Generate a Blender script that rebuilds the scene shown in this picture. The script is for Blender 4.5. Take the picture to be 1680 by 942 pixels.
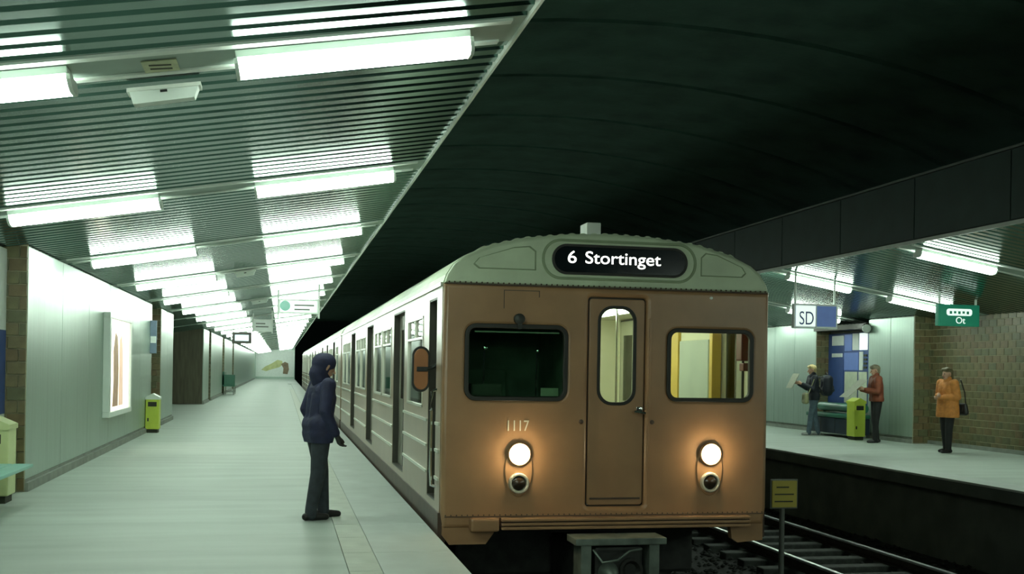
import bpy, bmesh, math, random
from mathutils import Vector, Matrix, Euler
random.seed(7)
for o in list(bpy.data.objects): bpy.data.objects.remove(o)
SC = bpy.context.scene
COL = SC.collection
PI = math.pi

# ---------------------------------------------------------------- camera, world, exposure
cam_d = bpy.data.cameras.new('camera'); cam = bpy.data.objects.new('camera', cam_d); COL.objects.link(cam)
F_PX, W_PX = 1780.0, 1680.0
cam_d.sensor_width = 36.0; cam_d.lens = 36.0 * F_PX / W_PX
cam_d.shift_x = 135 * math.sin(math.radians(.95)) / W_PX
cam_d.shift_y = 135 * math.cos(math.radians(.95)) / W_PX
cam_d.clip_start = .05; cam_d.clip_end = 400
cam.matrix_world = (Matrix.Translation((0, 0, 1.5)) @ Matrix.Rotation(math.radians(-11.9), 4, 'Z')
                    @ Matrix.Rotation(math.radians(90), 4, 'X') @ Matrix.Rotation(math.radians(.95), 4, 'Z'))
SC.camera = cam
wd = bpy.data.worlds.new('world'); SC.world = wd; wd.use_nodes = True
wd.node_tree.nodes['Background'].inputs[0].default_value = (.004, .008, .006, 1)
wd.node_tree.nodes['Background'].inputs[1].default_value = .15
SC.view_settings.view_transform = 'Standard'; SC.view_settings.look = 'None'
SC.view_settings.gamma = 1; SC.view_settings.use_curve_mapping = False
SC.view_settings.exposure = 0.12
TUBE_L = 29.0                     # radiance of the fluorescent diffusers
TUBE_C = (.83, 1.0, .85)

# ---------------------------------------------------------------- materials
MATS = {}
def mat(name, col, rough=.6, metal=0., var=.12, scale=6., bump=0., bscale=40., coat=0., spec=.5,
        stretch=None, col2=None, emit=0., ecol=None, crough=.08):
    if name in MATS: return MATS[name]
    m = bpy.data.materials.new(name); m.use_nodes = True; MATS[name] = m
    nt = m.node_tree; b = nt.nodes['Principled BSDF']
    b.inputs['Roughness'].default_value = rough; b.inputs['Metallic'].default_value = metal
    b.inputs['Specular IOR Level'].default_value = spec
    b.inputs['Coat Weight'].default_value = coat; b.inputs['Coat Roughness'].default_value = crough
    tc = nt.nodes.new('ShaderNodeTexCoord'); mp = nt.nodes.new('ShaderNodeMapping')
    nt.links.new(tc.outputs['Object'], mp.inputs[0])
    if stretch: mp.inputs['Scale'].default_value = stretch
    nz = nt.nodes.new('ShaderNodeTexNoise'); nz.inputs['Scale'].default_value = scale; nz.inputs['Detail'].default_value = 6
    nt.links.new(mp.outputs[0], nz.inputs['Vector'])
    rp = nt.nodes.new('ShaderNodeValToRGB')
    c2 = col2 or tuple(c * (1 - 2 * var) for c in col)
    rp.color_ramp.elements[0].position = .3; rp.color_ramp.elements[1].position = .7
    rp.color_ramp.elements[0].color = (*c2, 1); rp.color_ramp.elements[1].color = (*col, 1)
    nt.links.new(nz.outputs[0], rp.inputs[0]); nt.links.new(rp.outputs[0], b.inputs['Base Color'])
    if bump:
        n2 = nt.nodes.new('ShaderNodeTexNoise'); n2.inputs['Scale'].default_value = bscale; n2.inputs['Detail'].default_value = 4
        nt.links.new(mp.outputs[0], n2.inputs['Vector'])
        bp = nt.nodes.new('ShaderNodeBump'); bp.inputs['Strength'].default_value = bump; bp.inputs['Distance'].default_value = .01
        nt.links.new(n2.outputs[0], bp.inputs['Height']); nt.links.new(bp.outputs[0], b.inputs['Normal'])
    if emit:
        b.inputs['Emission Color'].default_value = (*(ecol or col), 1); b.inputs['Emission Strength'].default_value = emit
    return m
def glass(name, tint, ior=1.5):
    m = bpy.data.materials.new(name); m.use_nodes = True; MATS[name] = m
    nt = m.node_tree; nt.nodes.clear()
    out = nt.nodes.new('ShaderNodeOutputMaterial'); mx = nt.nodes.new('ShaderNodeMixShader')
    tr = nt.nodes.new('ShaderNodeBsdfTransparent'); gl = nt.nodes.new('ShaderNodeBsdfGlossy'); fr = nt.nodes.new('ShaderNodeFresnel')
    tr.inputs[0].default_value = (*tint, 1); gl.inputs['Roughness'].default_value = .03; fr.inputs[0].default_value = ior
    nt.links.new(fr.outputs[0], mx.inputs[0]); nt.links.new(tr.outputs[0], mx.inputs[1]); nt.links.new(gl.outputs[0], mx.inputs[2])
    nt.links.new(mx.outputs[0], out.inputs[0])
    return m
def brick_mat(name, c1, c2, mortar, bw, bh, axis):
    m = bpy.data.materials.new(name); m.use_nodes = True; MATS[name] = m
    nt = m.node_tree; b = nt.nodes['Principled BSDF']; b.inputs['Roughness'].default_value = .55
    tc = nt.nodes.new('ShaderNodeTexCoord'); sx = nt.nodes.new('ShaderNodeSeparateXYZ'); cx = nt.nodes.new('ShaderNodeCombineXYZ')
    nt.links.new(tc.outputs['Object'], sx.inputs[0]); nt.links.new(sx.outputs[axis], cx.inputs[0]); nt.links.new(sx.outputs['Z'], cx.inputs[1])
    br = nt.nodes.new('ShaderNodeTexBrick'); br.inputs['Scale'].default_value = 1
    br.inputs['Brick Width'].default_value = bw; br.inputs['Row Height'].default_value = bh; br.inputs['Mortar Size'].default_value = .008
    br.inputs['Color1'].default_value = (*c1, 1); br.inputs['Color2'].default_value = (*c2, 1); br.inputs['Mortar'].default_value = (*mortar, 1)
    nt.links.new(cx.outputs[0], br.inputs['Vector']); nt.links.new(br.outputs[0], b.inputs['Base Color'])
    return m
M = lambda n: MATS[n]
mat('floor', (.43, .50, .445), .55, 0, .10, 1.3, .25, 60, stretch=(.35, 2.2, 1))
mat('floor_edge', (.45, .51, .47), .55, 0, .08, 2.5, .2, 70)
mat('floor_yellow', (.46, .51, .43), .55, 0, .10, 4, .2, 70)
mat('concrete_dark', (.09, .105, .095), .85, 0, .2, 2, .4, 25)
mat('vault', (.085, .17, .14), .8, 0, .25, 1.2, .5, 12)
mat('ceiling_metal', (.10, .185, .155), .17, .92, .10, 2, stretch=(.4, 3, 1))
mat('channel', (.34, .43, .38), .45, .1, .08, 4)
mat('conduit', (.74, .80, .74), .4, .0, .06, 4)
mat('trim_light', (.74, .80, .72), .4, .0, .1, 5)
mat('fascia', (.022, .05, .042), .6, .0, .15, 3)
mat('wall_panel', (.385, .495, .43), .36, .5, .07, 3, .15, 90, stretch=(6, 6, .25))
mat('plinth', (.26, .29, .25), .6, 0, .15, 5)
mat('mortar', (.40, .39, .26), .8, 0, .1, 10)
for i, c in enumerate([(.155, .145, .065), (.175, .15, .07), (.125, .13, .062), (.165, .125, .058)]):
    mat('brick%d' % i, c, .45, 0, .18, 9, .2, 60)
brick_mat('brick_far', (.165, .15, .07), (.125, .13, .062), (.28, .28, .18), .24, .148, 'Y')
brick_mat('brick_far_x', (.13, .12, .06), (.09, .095, .05), (.26, .26, .17), .24, .148, 'X')
mat('brown_wall', (.12, .115, .07), .6, 0, .2, 3, .2, 50, stretch=(5, 5, .5))
mat('diffuser', (.9, .93, .88), .4, 0, 0, 4, emit=TUBE_L, ecol=TUBE_C)
mat('lamp_white', (.72, .80, .74), .4, 0, .03, 5)
mat('sticker', (.62, .64, .42), .6, 0, .1, 20)
mat('dark_ink', (.05, .055, .03), .7, 0, 0)
mat('train_brown', (.36, .205, .10), .36, 0, .10, 3, .12, 160, coat=.3, crough=.25)
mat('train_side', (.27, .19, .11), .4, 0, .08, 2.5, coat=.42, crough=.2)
mat('train_bead', (.26, .34, .20), .5, 0, .1, 4)
mat('train_roof', (.56, .66, .47), .45, .1, .10, 3, .1, 60)
mat('train_sill', (.085, .055, .035), .5, 0, .2, 5)
mat('rubber', (.018, .02, .016), .5, 0, .1, 8)
mat('jamb', (.035, .034, .022), .5, 0, .1, 6)
mat('moulding', (.62, .64, .54), .3, .4, .05, 5)
mat('door_leaf', (.40, .40, .31), .3, 0, .06, 4, coat=.8)
mat('black_sign', (.006, .01, .012), .12, 0, 0, 4)
mat('lettering_lit', (1, 1, .95), .5, 0, 0, emit=2.6, ecol=(1, 1, .9))
mat('lettering', (.75, .72, .58), .5, 0, .03)
mat('chrome', (.75, .78, .76), .15, 1, .02, 5)
mat('steel_dark', (.05, .055, .05), .5, .6, .2, 8)
mat('coupler', (.20, .25, .21), .5, .4, .25, 6, .3, 30)
mat('headlight', (1, .93, .75), .3, 0, 0, emit=75, ecol=(1, .80, .48))
mat('tail_lens', (.03, .022, .014), .12, 0, .1)
mat('rail_steel', (.75, .77, .76), .34, 1, .1, 12)
mat('rail_rust', (.055, .045, .035), .7, .3, .3, 14)
mat('sleeper', (.045, .055, .045), .8, 0, .3, 10, .4, 40)
mat('ballast', (.03, .036, .03), .9, 0, .4, 14)
mat('yellow_sign', (.50, .42, .07), .5, 0, .05)
mat('post_grey', (.16, .18, .16), .5, .4, .1)
mat('lime', (.60, .72, .08), .4, 0, .05, 5)
mat('bin_yellow', (.62, .70, .34), .4, 0, .04, 5)
mat('bin_white', (.74, .80, .72), .4, 0, .04, 5)
mat('bin_dark', (.03, .035, .02), .7, 0, 0)  # dark colour of the bin foot and slot plate
mat('teal', (.22, .52, .44), .35, 0, .06, 5)
mat('bench_green', (.03, .16, .10), .35, 0, .1, 5)
mat('bench_navy', (.016, .03, .05), .4, 0, .1, 5)
mat('blue', (.035, .08, .26), .45, 0, .08, 6)
mat('blue_grey', (.16, .22, .30), .45, 0, .08, 6)
mat('blue_lit', (.10, .18, .42), .45, 0, .08, 6, emit=.18, ecol=(.12, .2, .6))
mat('white_board', (.72, .78, .74), .5, 0, .05, 8)
mat('map_cream', (.60, .66, .50), .5, 0, .08, 8)
mat('sign_white_lit', (.85, .92, .9), .5, 0, .03, emit=.7, ecol=(.86, 1, .93))
mat('screen_lit', (.8, .9, .95), .5, 0, .03, emit=.45, ecol=(.75, .9, 1))
mat('green_sign', (.01, .18, .10), .4, 0, .08, 6, emit=.10, ecol=(.02, .6, .35))
mat('poster_lit', (.95, .86, .74), .5, 0, .05, emit=1.1, ecol=(1, .92, .78))
mat('poster_pink', (.8, .55, .42), .5, 0, .1, 9, emit=.5, ecol=(1, .72, .52))
mat('poster_brown', (.38, .26, .16), .5, 0, .2, 9, emit=.18, ecol=(.8, .55, .35))
mat('mural_yellow', (.55, .58, .28), .6, 0, .15, 3)
mat('mural_brown', (.26, .19, .12), .6, 0, .2, 3)
mat('cab_dark', (.13, .15, .115), .6, 0, .2, 4)
mat('cab_green', (.22, .30, .24), .6, 0, .2, 4)
mat('saloon_cream', (.76, .74, .55), .5, 0, .06, 3)
mat('saloon_grey', (.48, .54, .48), .45, 0, .06, 3)
mat('saloon_yellow', (.70, .48, .10), .45, 0, .05, 3)
mat('saloon_red', (.16, .03, .02), .45, 0, .08, 4)
mat('saloon_floor', (.12, .11, .08), .6, 0, .1, 6)
mat('saloon_light', (1, 1, .9), .5, 0, 0, emit=13, ecol=(1, .97, .80))
mat('orange_paint', (.42, .17, .06), .4, 0, .08, 6, coat=.3)
mat('skin', (.50, .30, .20), .55, 0, .05, 12)
mat('eye', (.02, .015, .012), .3, 0, 0)
mat('lips', (.34, .13, .10), .5, 0, 0)
mat('hair_blond', (.55, .44, .20), .6, 0, .2, 30, .4, 80, stretch=(1, 1, .3))
mat('hair_grey', (.22, .20, .13), .6, 0, .2, 30, .4, 80)
mat('hair_brown', (.13, .11, .05), .6, 0, .2, 30, .4, 80)
mat('navy_coat', (.018, .022, .07), .7, 0, .2, 14, .5, 30)
mat('slate', (.035, .045, .055), .8, 0, .2, 14, .4, 40)
mat('denim', (.10, .15, .19), .8, 0, .2, 14, .4, 40)
mat('navy_dark', (.012, .018, .03), .7, 0, .25, 12, .5, 30)
mat('black_cloth', (.010, .012, .012), .8, 0, .2, 12, .4, 40)
mat('red_coat', (.22, .055, .022), .7, 0, .15, 14, .5, 30)
mat('orange_coat', (.62, .24, .05), .7, 0, .15, 14, .5, 30)
mat('shoe_black', (.012, .012, .012), .35, 0, .1)
mat('shoe_pale', (.42, .45, .42), .5, 0, .1)
mat('bag_black', (.015, .016, .015), .5, 0, .1, 10)
mat('bag_tan', (.34, .34, .18), .6, 0, .15, 10)
mat('paper', (.55, .58, .46), .8, 0, .25, 60, stretch=(1, 1, 4))
glass('pane', (.80, .90, .82)); glass('pane_cab', (.72, .85, .76)); glass('pane_side', (.55, .58, .50), 1.75)

# ---------------------------------------------------------------- builders
def wl(o):
    v = Vector((0, 0, 0))
    while o: v = v + o.location; o = o.parent
    return v
def obj(name, verts, faces, m, parent=None, smooth=False, local=False, mats=None, fm=None):
    me = bpy.data.meshes.new(name)
    if parent is not None and not local:
        w = wl(parent); verts = [(v[0] - w[0], v[1] - w[1], v[2] - w[2]) for v in verts]
    me.from_pydata([tuple(v) for v in verts], [], faces)
    for q in (mats or [m]): me.materials.append(M(q))
    bm = bmesh.new(); bm.from_mesh(me); bmesh.ops.recalc_face_normals(bm, faces=bm.faces); bm.to_mesh(me); bm.free()
    if fm: me.polygons.foreach_set('material_index', fm)
    if smooth:
        me.polygons.foreach_set('use_smooth', [True] * len(me.polygons))
        if smooth != 'all': me.set_sharp_from_angle(angle=math.radians(38))
    o = bpy.data.objects.new(name, me); COL.objects.link(o); o.parent = parent
    return o
def tag(o, label, cat=None, group=None, kind=None):
    o['label'] = label
    if cat: o['category'] = cat
    if group: o['group'] = group
    if kind: o['kind'] = kind
    return o
def struct(o, label=None):
    o['kind'] = 'structure'
    if label: o['label'] = label
    return o
def thing(name, label, cat, loc=(0, 0, 0), group=None, rz=0):
    o = bpy.data.objects.new(name, None); COL.objects.link(o); o.location = loc; o.rotation_euler = (0, 0, rz)
    o.empty_display_size = .1
    return tag(o, label, cat, group)
def copy_tree(o, parent=None):
    c = o.copy(); COL.objects.link(c); c.parent = parent
    for ch in [k for k in bpy.data.objects if k.parent == o]: copy_tree(ch, c)
    return c
class B:                                  # collects shapes for ONE part
    def __init__(s): s.v = []; s.f = []
    def add(s, vs, fs):
        n = len(s.v); s.v += [tuple(v) for v in vs]; s.f += [tuple(i + n for i in f) for f in fs]; return s
    def box(s, x0, x1, y0, y1, z0, z1, bev=0.):
        if bev:
            bm = bmesh.new(); bmesh.ops.create_cube(bm, size=1)
            for v in bm.verts:
                v.co = Vector(((x0 + x1) / 2 + v.co.x * (x1 - x0), (y0 + y1) / 2 + v.co.y * (y1 - y0), (z0 + z1) / 2 + v.co.z * (z1 - z0)))
            bmesh.ops.bevel(bm, geom=list(bm.edges), offset=bev, segments=2, profile=.6, affect='EDGES')
            bm.verts.index_update(); s.add([v.co for v in bm.verts], [[v.index for v in f.verts] for f in bm.faces]); bm.free(); return s
        return s.add([(x0, y0, z0), (x1, y0, z0), (x1, y1, z0), (x0, y1, z0), (x0, y0, z1), (x1, y0, z1), (x1, y1, z1), (x0, y1, z1)],
                     [(0, 3, 2, 1), (4, 5, 6, 7), (0, 1, 5, 4), (1, 2, 6, 5), (2, 3, 7, 6), (3, 0, 4, 7)])
    def tube(s, pts, r, n=8, cap=True):
        pts = [Vector(p) for p in pts]; rs = r if isinstance(r, (list, tuple)) else [r] * len(pts)
        rings = []
        for i, p in enumerate(pts):
            d = (pts[min(i + 1, len(pts) - 1)] - pts[max(i - 1, 0)]).normalized()
            u = d.cross(Vector((0, 0, 1)));
            if u.length < .05: u = d.cross(Vector((1, 0, 0)))
            u.normalize(); w = d.cross(u)
            rings.append([p + (u * math.cos(2 * PI * k / n) + w * math.sin(2 * PI * k / n)) * rs[i] for k in range(n)])
        fs = []
        for i in range(len(pts) - 1):
            for k in range(n): fs.append((i * n + k, i * n + (k + 1) % n, (i + 1) * n + (k + 1) % n, (i + 1) * n + k))
        if cap: fs.append(tuple(range(n - 1, -1, -1))); fs.append(tuple((len(pts) - 1) * n + k for k in range(n)))
        return s.add([v for q in rings for v in q], fs)
    def lathe(s, c, axis, prof, n=20):    # prof: (distance along axis, radius)
        c = Vector(c); a = Vector(axis).normalized(); u = a.cross(Vector((0, 0, 1)))
        if u.length < .05: u = Vector((1, 0, 0))
        u.normalize(); w = a.cross(u); vs = []; fs = []
        for d, r in prof:
            for k in range(n): vs.append(c + a * d + (u * math.cos(2 * PI * k / n) + w * math.sin(2 * PI * k / n)) * max(r, 1e-4))
        for i in range(len(prof) - 1):
            for k in range(n): fs.append((i * n + k, i * n + (k + 1) % n, (i + 1) * n + (k + 1) % n, (i + 1) * n + k))
        fs.append(tuple(range(n - 1, -1, -1))); fs.append(tuple((len(prof) - 1) * n + k for k in range(n)))
        return s.add(vs, fs)
    def prism(s, poly, axis, a, b):       # polygon in the plane normal to axis, extruded a..b
        n = len(poly)
        def P(p, t): return {'x': (t, p[0], p[1]), 'y': (p[0], t, p[1]), 'z': (p[0], p[1], t)}[axis]
        return s.add([P(p, a) for p in poly] + [P(p, b) for p in poly],
                     [tuple(range(n)), tuple(range(2 * n - 1, n - 1, -1))] + [(i, (i + 1) % n, n + (i + 1) % n, n + i) for i in range(n)])
    def build(s, name, m, parent=None, smooth=False, **k): return obj(name, s.v, s.f, m, parent, smooth, **k)
def rrect(x0, x1, z0, z1, r, n=6):
    pts = []
    for cx, cz, a0 in ((x1 - r, z1 - r, 0), (x0 + r, z1 - r, 90), (x0 + r, z0 + r, 180), (x1 - r, z0 + r, 270)):
        for k in range(n + 1):
            a = math.radians(a0 + 90 * k / n); pts.append((cx + r * math.cos(a), cz + r * math.sin(a)))
    return pts
def plate(name, outline, holes, y, th, m, parent, bev=0., z_off=0):
    """Flat plate in the XZ plane with holes; front face at y, th thick (towards +y)."""
    cu = bpy.data.curves.new(name, 'CURVE'); cu.dimensions = '2D'; cu.fill_mode = 'BOTH'
    for poly in [outline] + holes:
        sp = cu.splines.new('POLY'); sp.points.add(len(poly) - 1)
        for p, q in zip(sp.points, poly): p.co = (q[0], q[1], 0, 1)
        sp.use_cyclic_u = True
    cu.extrude = th / 2 - bev; cu.bevel_depth = bev; cu.bevel_resolution = 2; cu.offset = -bev
    t = bpy.data.objects.new('tmp', cu); COL.objects.link(t)
    dg = bpy.context.evaluated_depsgraph_get(); me = bpy.data.meshes.new_from_object(t.evaluated_get(dg))
    vs = [(v.co.x, y + th / 2 - v.co.z, v.co.y) for v in me.vertices]; fs = [tuple(p.vertices) for p in me.polygons]
    bpy.data.objects.remove(t); bpy.data.curves.remove(cu); bpy.data.meshes.remove(me)
    return obj(name, vs, fs, m, parent, True)
def text(name, body, m, parent, x0, x1, z0, z1, y, th=.004, flip=False, plane='y', box=None):
    cu = bpy.data.curves.new(name, 'FONT'); cu.body = body; cu.size = 1; cu.extrude = .01
    t = bpy.data.objects.new('tmp', cu); COL.objects.link(t)
    dg = bpy.context.evaluated_depsgraph_get(); me = bpy.data.meshes.new_from_object(t.evaluated_get(dg))
    xs = [v.co.x for v in me.vertices]; zs = [v.co.y for v in me.vertices]
    ax, bx, az, bz = min(xs), max(xs), min(zs), max(zs)
    vs = []
    for v in me.vertices:
        u = (v.co.x - ax) / (bx - ax); w = (v.co.y - az) / (bz - az); d = th if v.co.z > 0 else 0
        vs.append((x0 + (x1 - x0) * u, y - d, z0 + (z1 - z0) * w))
    fs = [tuple(p.vertices) for p in me.polygons]
    bpy.data.objects.remove(t); bpy.data.curves.remove(cu); bpy.data.meshes.remove(me)
    return obj(name, vs, fs, m, parent)
def holed(x_out, x_in, ys, zs, holes):
    """Wall slab in a YZ grid between x_out and x_in, cells inside a hole rect left out."""
    ys = sorted(set(ys) | {h[0] for h in holes} | {h[1] for h in holes}); zs = sorted(set(zs) | {h[2] for h in holes} | {h[3] for h in holes})
    ny, nz = len(ys) - 1, len(zs) - 1
    def solid(i, k):
        if i < 0 or k < 0 or i >= ny or k >= nz: return False
        cy, cz = (ys[i] + ys[i + 1]) / 2, (zs[k] + zs[k + 1]) / 2
        return not any(h[0] < cy < h[1] and h[2] < cz < h[3] for h in holes)
    b = B(); idx = {}
    def V(x, i, k):
        key = (x, i, k)
        if key not in idx: idx[key] = len(b.v); b.v.append((x, ys[i], zs[k]))
        return idx[key]
    for i in range(ny):
        for k in range(nz):
            if not solid(i, k): continue
            for x in (x_out, x_in): b.f.append((V(x, i, k), V(x, i + 1, k), V(x, i + 1, k + 1), V(x, i, k + 1)))
            for (di, dk, p, q) in ((-1, 0, (i, k), (i, k + 1)), (1, 0, (i + 1, k), (i + 1, k + 1)), (0, -1, (i, k), (i + 1, k)), (0, 1, (i, k + 1), (i + 1, k + 1))):
                if not solid(i + di, k + dk): b.f.append((V(x_out, *p), V(x_out, *q), V(x_in, *q), V(x_in, *p)))
    return b
# ================================================================ THE STATION
CX = 5.415                                   # mirror axis between the two tracks
Y0, Y1 = -12.0, 121.0
PE_L, PE_R = 1.38, 9.58                      # platform edges
WL, WR = -2.87, 13.70                        # panel planes
ZC, SL = 2.84, .17                           # canopy height at the wall, slope
ROWS = [6.4 + 4.5 * k for k in range(-4, 26)]

# --- platforms
fl = struct(B().box(-4.6, .50, Y0, Y1 + .3, -.22, 0).box(.50, PE_L - .02, Y0, Y1 + .3, -.22, -.03).build('floor', 'floor'), 'pale concrete platform floor beside the train')
def slab_row(x0, x1, name, ln, parent, m, y_from, y_to, top):
    src = None; y = y_from
    while y < y_to:
        if src is None:
            src = B().box(x0, x1, 0, ln - .006, top - .03, top, .003).build(name, m, parent, local=True); src.location = (0, y, 0)
        else:
            c = src.copy(); COL.objects.link(c); c.location = (0, y, 0)
        y += ln
slab_row(.505, .745, 'tactile_slab', .8, fl, 'floor_yellow', 4.0, 70, .003)
slab_row(.75, PE_L, 'edge_slab', 1.6, fl, 'floor_edge', 4.0, 90, .002)
B().box(.505, PE_L, Y0, 4.0, -.03, .002).box(.505, PE_L, 91, Y1, -.03, .002).build('edge_strip', 'floor_edge', fl)
fr = struct(B().box(PE_R + .5, 15.2, Y0, Y1, -.20, 0).box(PE_R + .02, PE_R + .5, Y0, Y1, -.20, -.03).build('floor_right', 'floor'), 'pale concrete floor of the platform across the tracks')
slab_row(PE_R, PE_R + .495, 'edge_slab', 1.6, fr, 'floor_edge', 4.0, 60, .002)
B().box(PE_R, PE_R + .495, Y0, 4, -.03, .002).box(PE_R, PE_R + .495, 61, Y1, -.03, .002).build('edge_strip', 'floor_edge', fr)
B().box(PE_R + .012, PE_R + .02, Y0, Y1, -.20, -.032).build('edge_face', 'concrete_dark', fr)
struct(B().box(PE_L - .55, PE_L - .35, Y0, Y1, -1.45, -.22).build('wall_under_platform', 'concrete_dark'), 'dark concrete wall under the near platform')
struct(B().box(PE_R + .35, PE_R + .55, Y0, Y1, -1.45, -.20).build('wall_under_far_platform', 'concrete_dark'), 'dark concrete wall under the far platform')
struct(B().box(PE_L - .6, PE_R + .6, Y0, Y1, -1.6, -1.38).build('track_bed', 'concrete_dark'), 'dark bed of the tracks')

# --- left wall: backing with niches, then panels
H = 2.84
segL = [(13.35, 25.5), (27.4, 30.4), (42, 45), (46.4, 55), (57, 66), (68, 121)]
b = B()
for a, c in segL: b.box(-3.45, WL - .03, a, c, 0, H)
for a, c in ((Y0, 13.35), (25.5, 27.4), (45, 46.4), (55, 57), (66, 68)): b.box(-3.45, -3.2, a, c, 0, H)
wl_ = struct(b.build('wall_left', 'plinth'), 'left platform wall clad in pale metal panels with brick niches')
exw = struct(B().box(-4.5, -4.3, 30.4, 42, 0, H).box(-4.5, -3.45, 30.2, 30.4, 0, H).box(-4.5, -3.45, 42, 42.2, 0, H).build('wall_exit_recess', 'brown_wall'), 'brown walls of the deep exit recess in the left wall')
B().box(-4.3, -2.9, 41.96, 42.0, .02, H - .02).build('end_panel', 'brown_wall', exw)
def panels(wall, x, thick, a, c, w, z0=.14, z1=H - .02):
    n = max(1, round((c - a) / w)); w = (c - a) / n; src = None
    for i in range(n):
        if src is None:
            src = B().box(x, x + thick, .006, w - .006, z0, z1, .004).build('wall_panel', 'wall_panel', wall, local=True); src.location = (0, a, 0)
        else:
            q = src.copy(); COL.objects.link(q); q.location = (0, a + i * w, 0)
for a, c in segL: panels(wl_, WL - .03, .03, a, c, 2.0 if a < 60 else 4.0)
b = B()
for a, c in segL: b.box(WL - .03, WL + .035, a, c, 0, .10).box(WL - .03, WL - .005, a, c, .10, .135)
struct(b.build('baseboard_left', 'plinth'), 'grey plinth strip along the foot of the left wall')
def brick_face(wall, x0, x1, y, z1, facing):      # end face of a pier, bricks proud of the mortar
    bh, bw = .148, .24; meshes = {}; r = 0; z = .02
    while z < z1 - .05:
        x = x0 - (bw / 2 if r % 2 else 0)
        while x < x1 - .02:
            a, c = max(x, x0), min(x + bw - .011, x1)
            if c - a > .03:
                k = round(c - a, 3); mi = random.randrange(4)
                if (k, mi) not in meshes:
                    o = B().box(0, c - a, -.022, .02, 0, bh - .012, .004).build('brick', 'brick%d' % mi, wall, local=True); meshes[(k, mi)] = o
                else:
                    o = meshes[(k, mi)].copy(); COL.objects.link(o)
                o.location = (a, y - random.uniform(0, .004), z)
            x += bw
        z += bh; r += 1
for y in (13.35, 27.4):
    p = struct(B().box(-3.2, WL - .005, y - .012, y + .02, 0, H).build('wall_brick_end', 'mortar'),
               'brick end face of the panelled wall beside the blue poster' if y < 20 else 'narrow brick end face behind the yellow bin')
    brick_face(p, -3.19, WL - .008, y - .012, H, -1)
B().box(-3.2, WL - .005, 46.37, 46.4, 0, H).box(-3.2, WL - .005, 56.97, 57, 0, H).box(-3.2, WL - .005, 67.97, 68, 0, H).build('brick_end_far', 'brick_far_x', wl_)
B().box(-3.2, -3.185, Y0, 13.33, 0, H).box(-3.2, -3.185, 25.5, 27.38, 0, H).build('brick_lining', 'brick_far', wl_)

# --- right wall
segR = [(21.7, 23.6), (26.2, 70)]
b = B()
for a, c in segR: b.box(WR + .03, 14.5, a, c, 0, H)
b.box(14.13, 14.5, 18.0, 21.7, 0, H).box(14.1, 14.5, 23.6, 26.2, 0, H)
wr_ = struct(b.build('wall_right', 'plinth'), 'wall of the far platform clad in pale green panels')
for a, c in segR: panels(wr_, WR, .03, a, c, 1.0 if a < 24 else 1.2)
b = B()
for a, c in segR: b.box(WR - .03, WR + .03, a, c, 0, .08)
b.box(14.05, 14.12, 12, 21.7, 0, .08)
struct(b.build('baseboard_right', 'plinth'), 'dark strip along the foot of the far wall')
rb = struct(B().box(14.105, 14.13, 18.0, 21.7, 0, H).build('wall_right_brick', 'mortar'), 'olive brown brick wall behind the person in orange')
meshes = {}; z = .02; r = 0
while z < H - .05:
    y = 21.69 - (.12 if r % 2 else 0) - .24 * 16
    while y < 21.66:
        a, c = max(y, 18.0), min(y + .229, 21.69)
        if c - a > .04:
            k = (round(c - a, 3), random.randrange(4))
            if k not in meshes:
                o = B().box(14.098, 14.125, 0, c - a, 0, .137, .004).build('brick', 'brick%d' % k[1], rb, local=True); meshes[k] = o
            else:
                o = meshes[k].copy(); COL.objects.link(o)
            o.location = (random.uniform(-.003, .003), a, z)
        y += .24
    z += .148; r += 1
B().box(14.09, 14.5, Y0, 18.0, 0, H).build('brick_lining', 'brick_far', rb)
for y in (21.7, 26.2):
    p = struct(B().box(WR + .005, 14.1, y - .012, y + .02, 0, H).build('wall_right_brick_end', 'mortar'),
               'brick end face of the pale panels near the person in orange' if y < 25 else 'narrow brick end face left of the blue map board')
    brick_face(p, WR + .008, 14.1, y - .012, H, -1)
struct(B().box(13.62, 14.1, 23.6, 26.2, 2.62, 2.74).build('trim_1', 'jamb'), 'dark lintel bar over the map niche')

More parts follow.
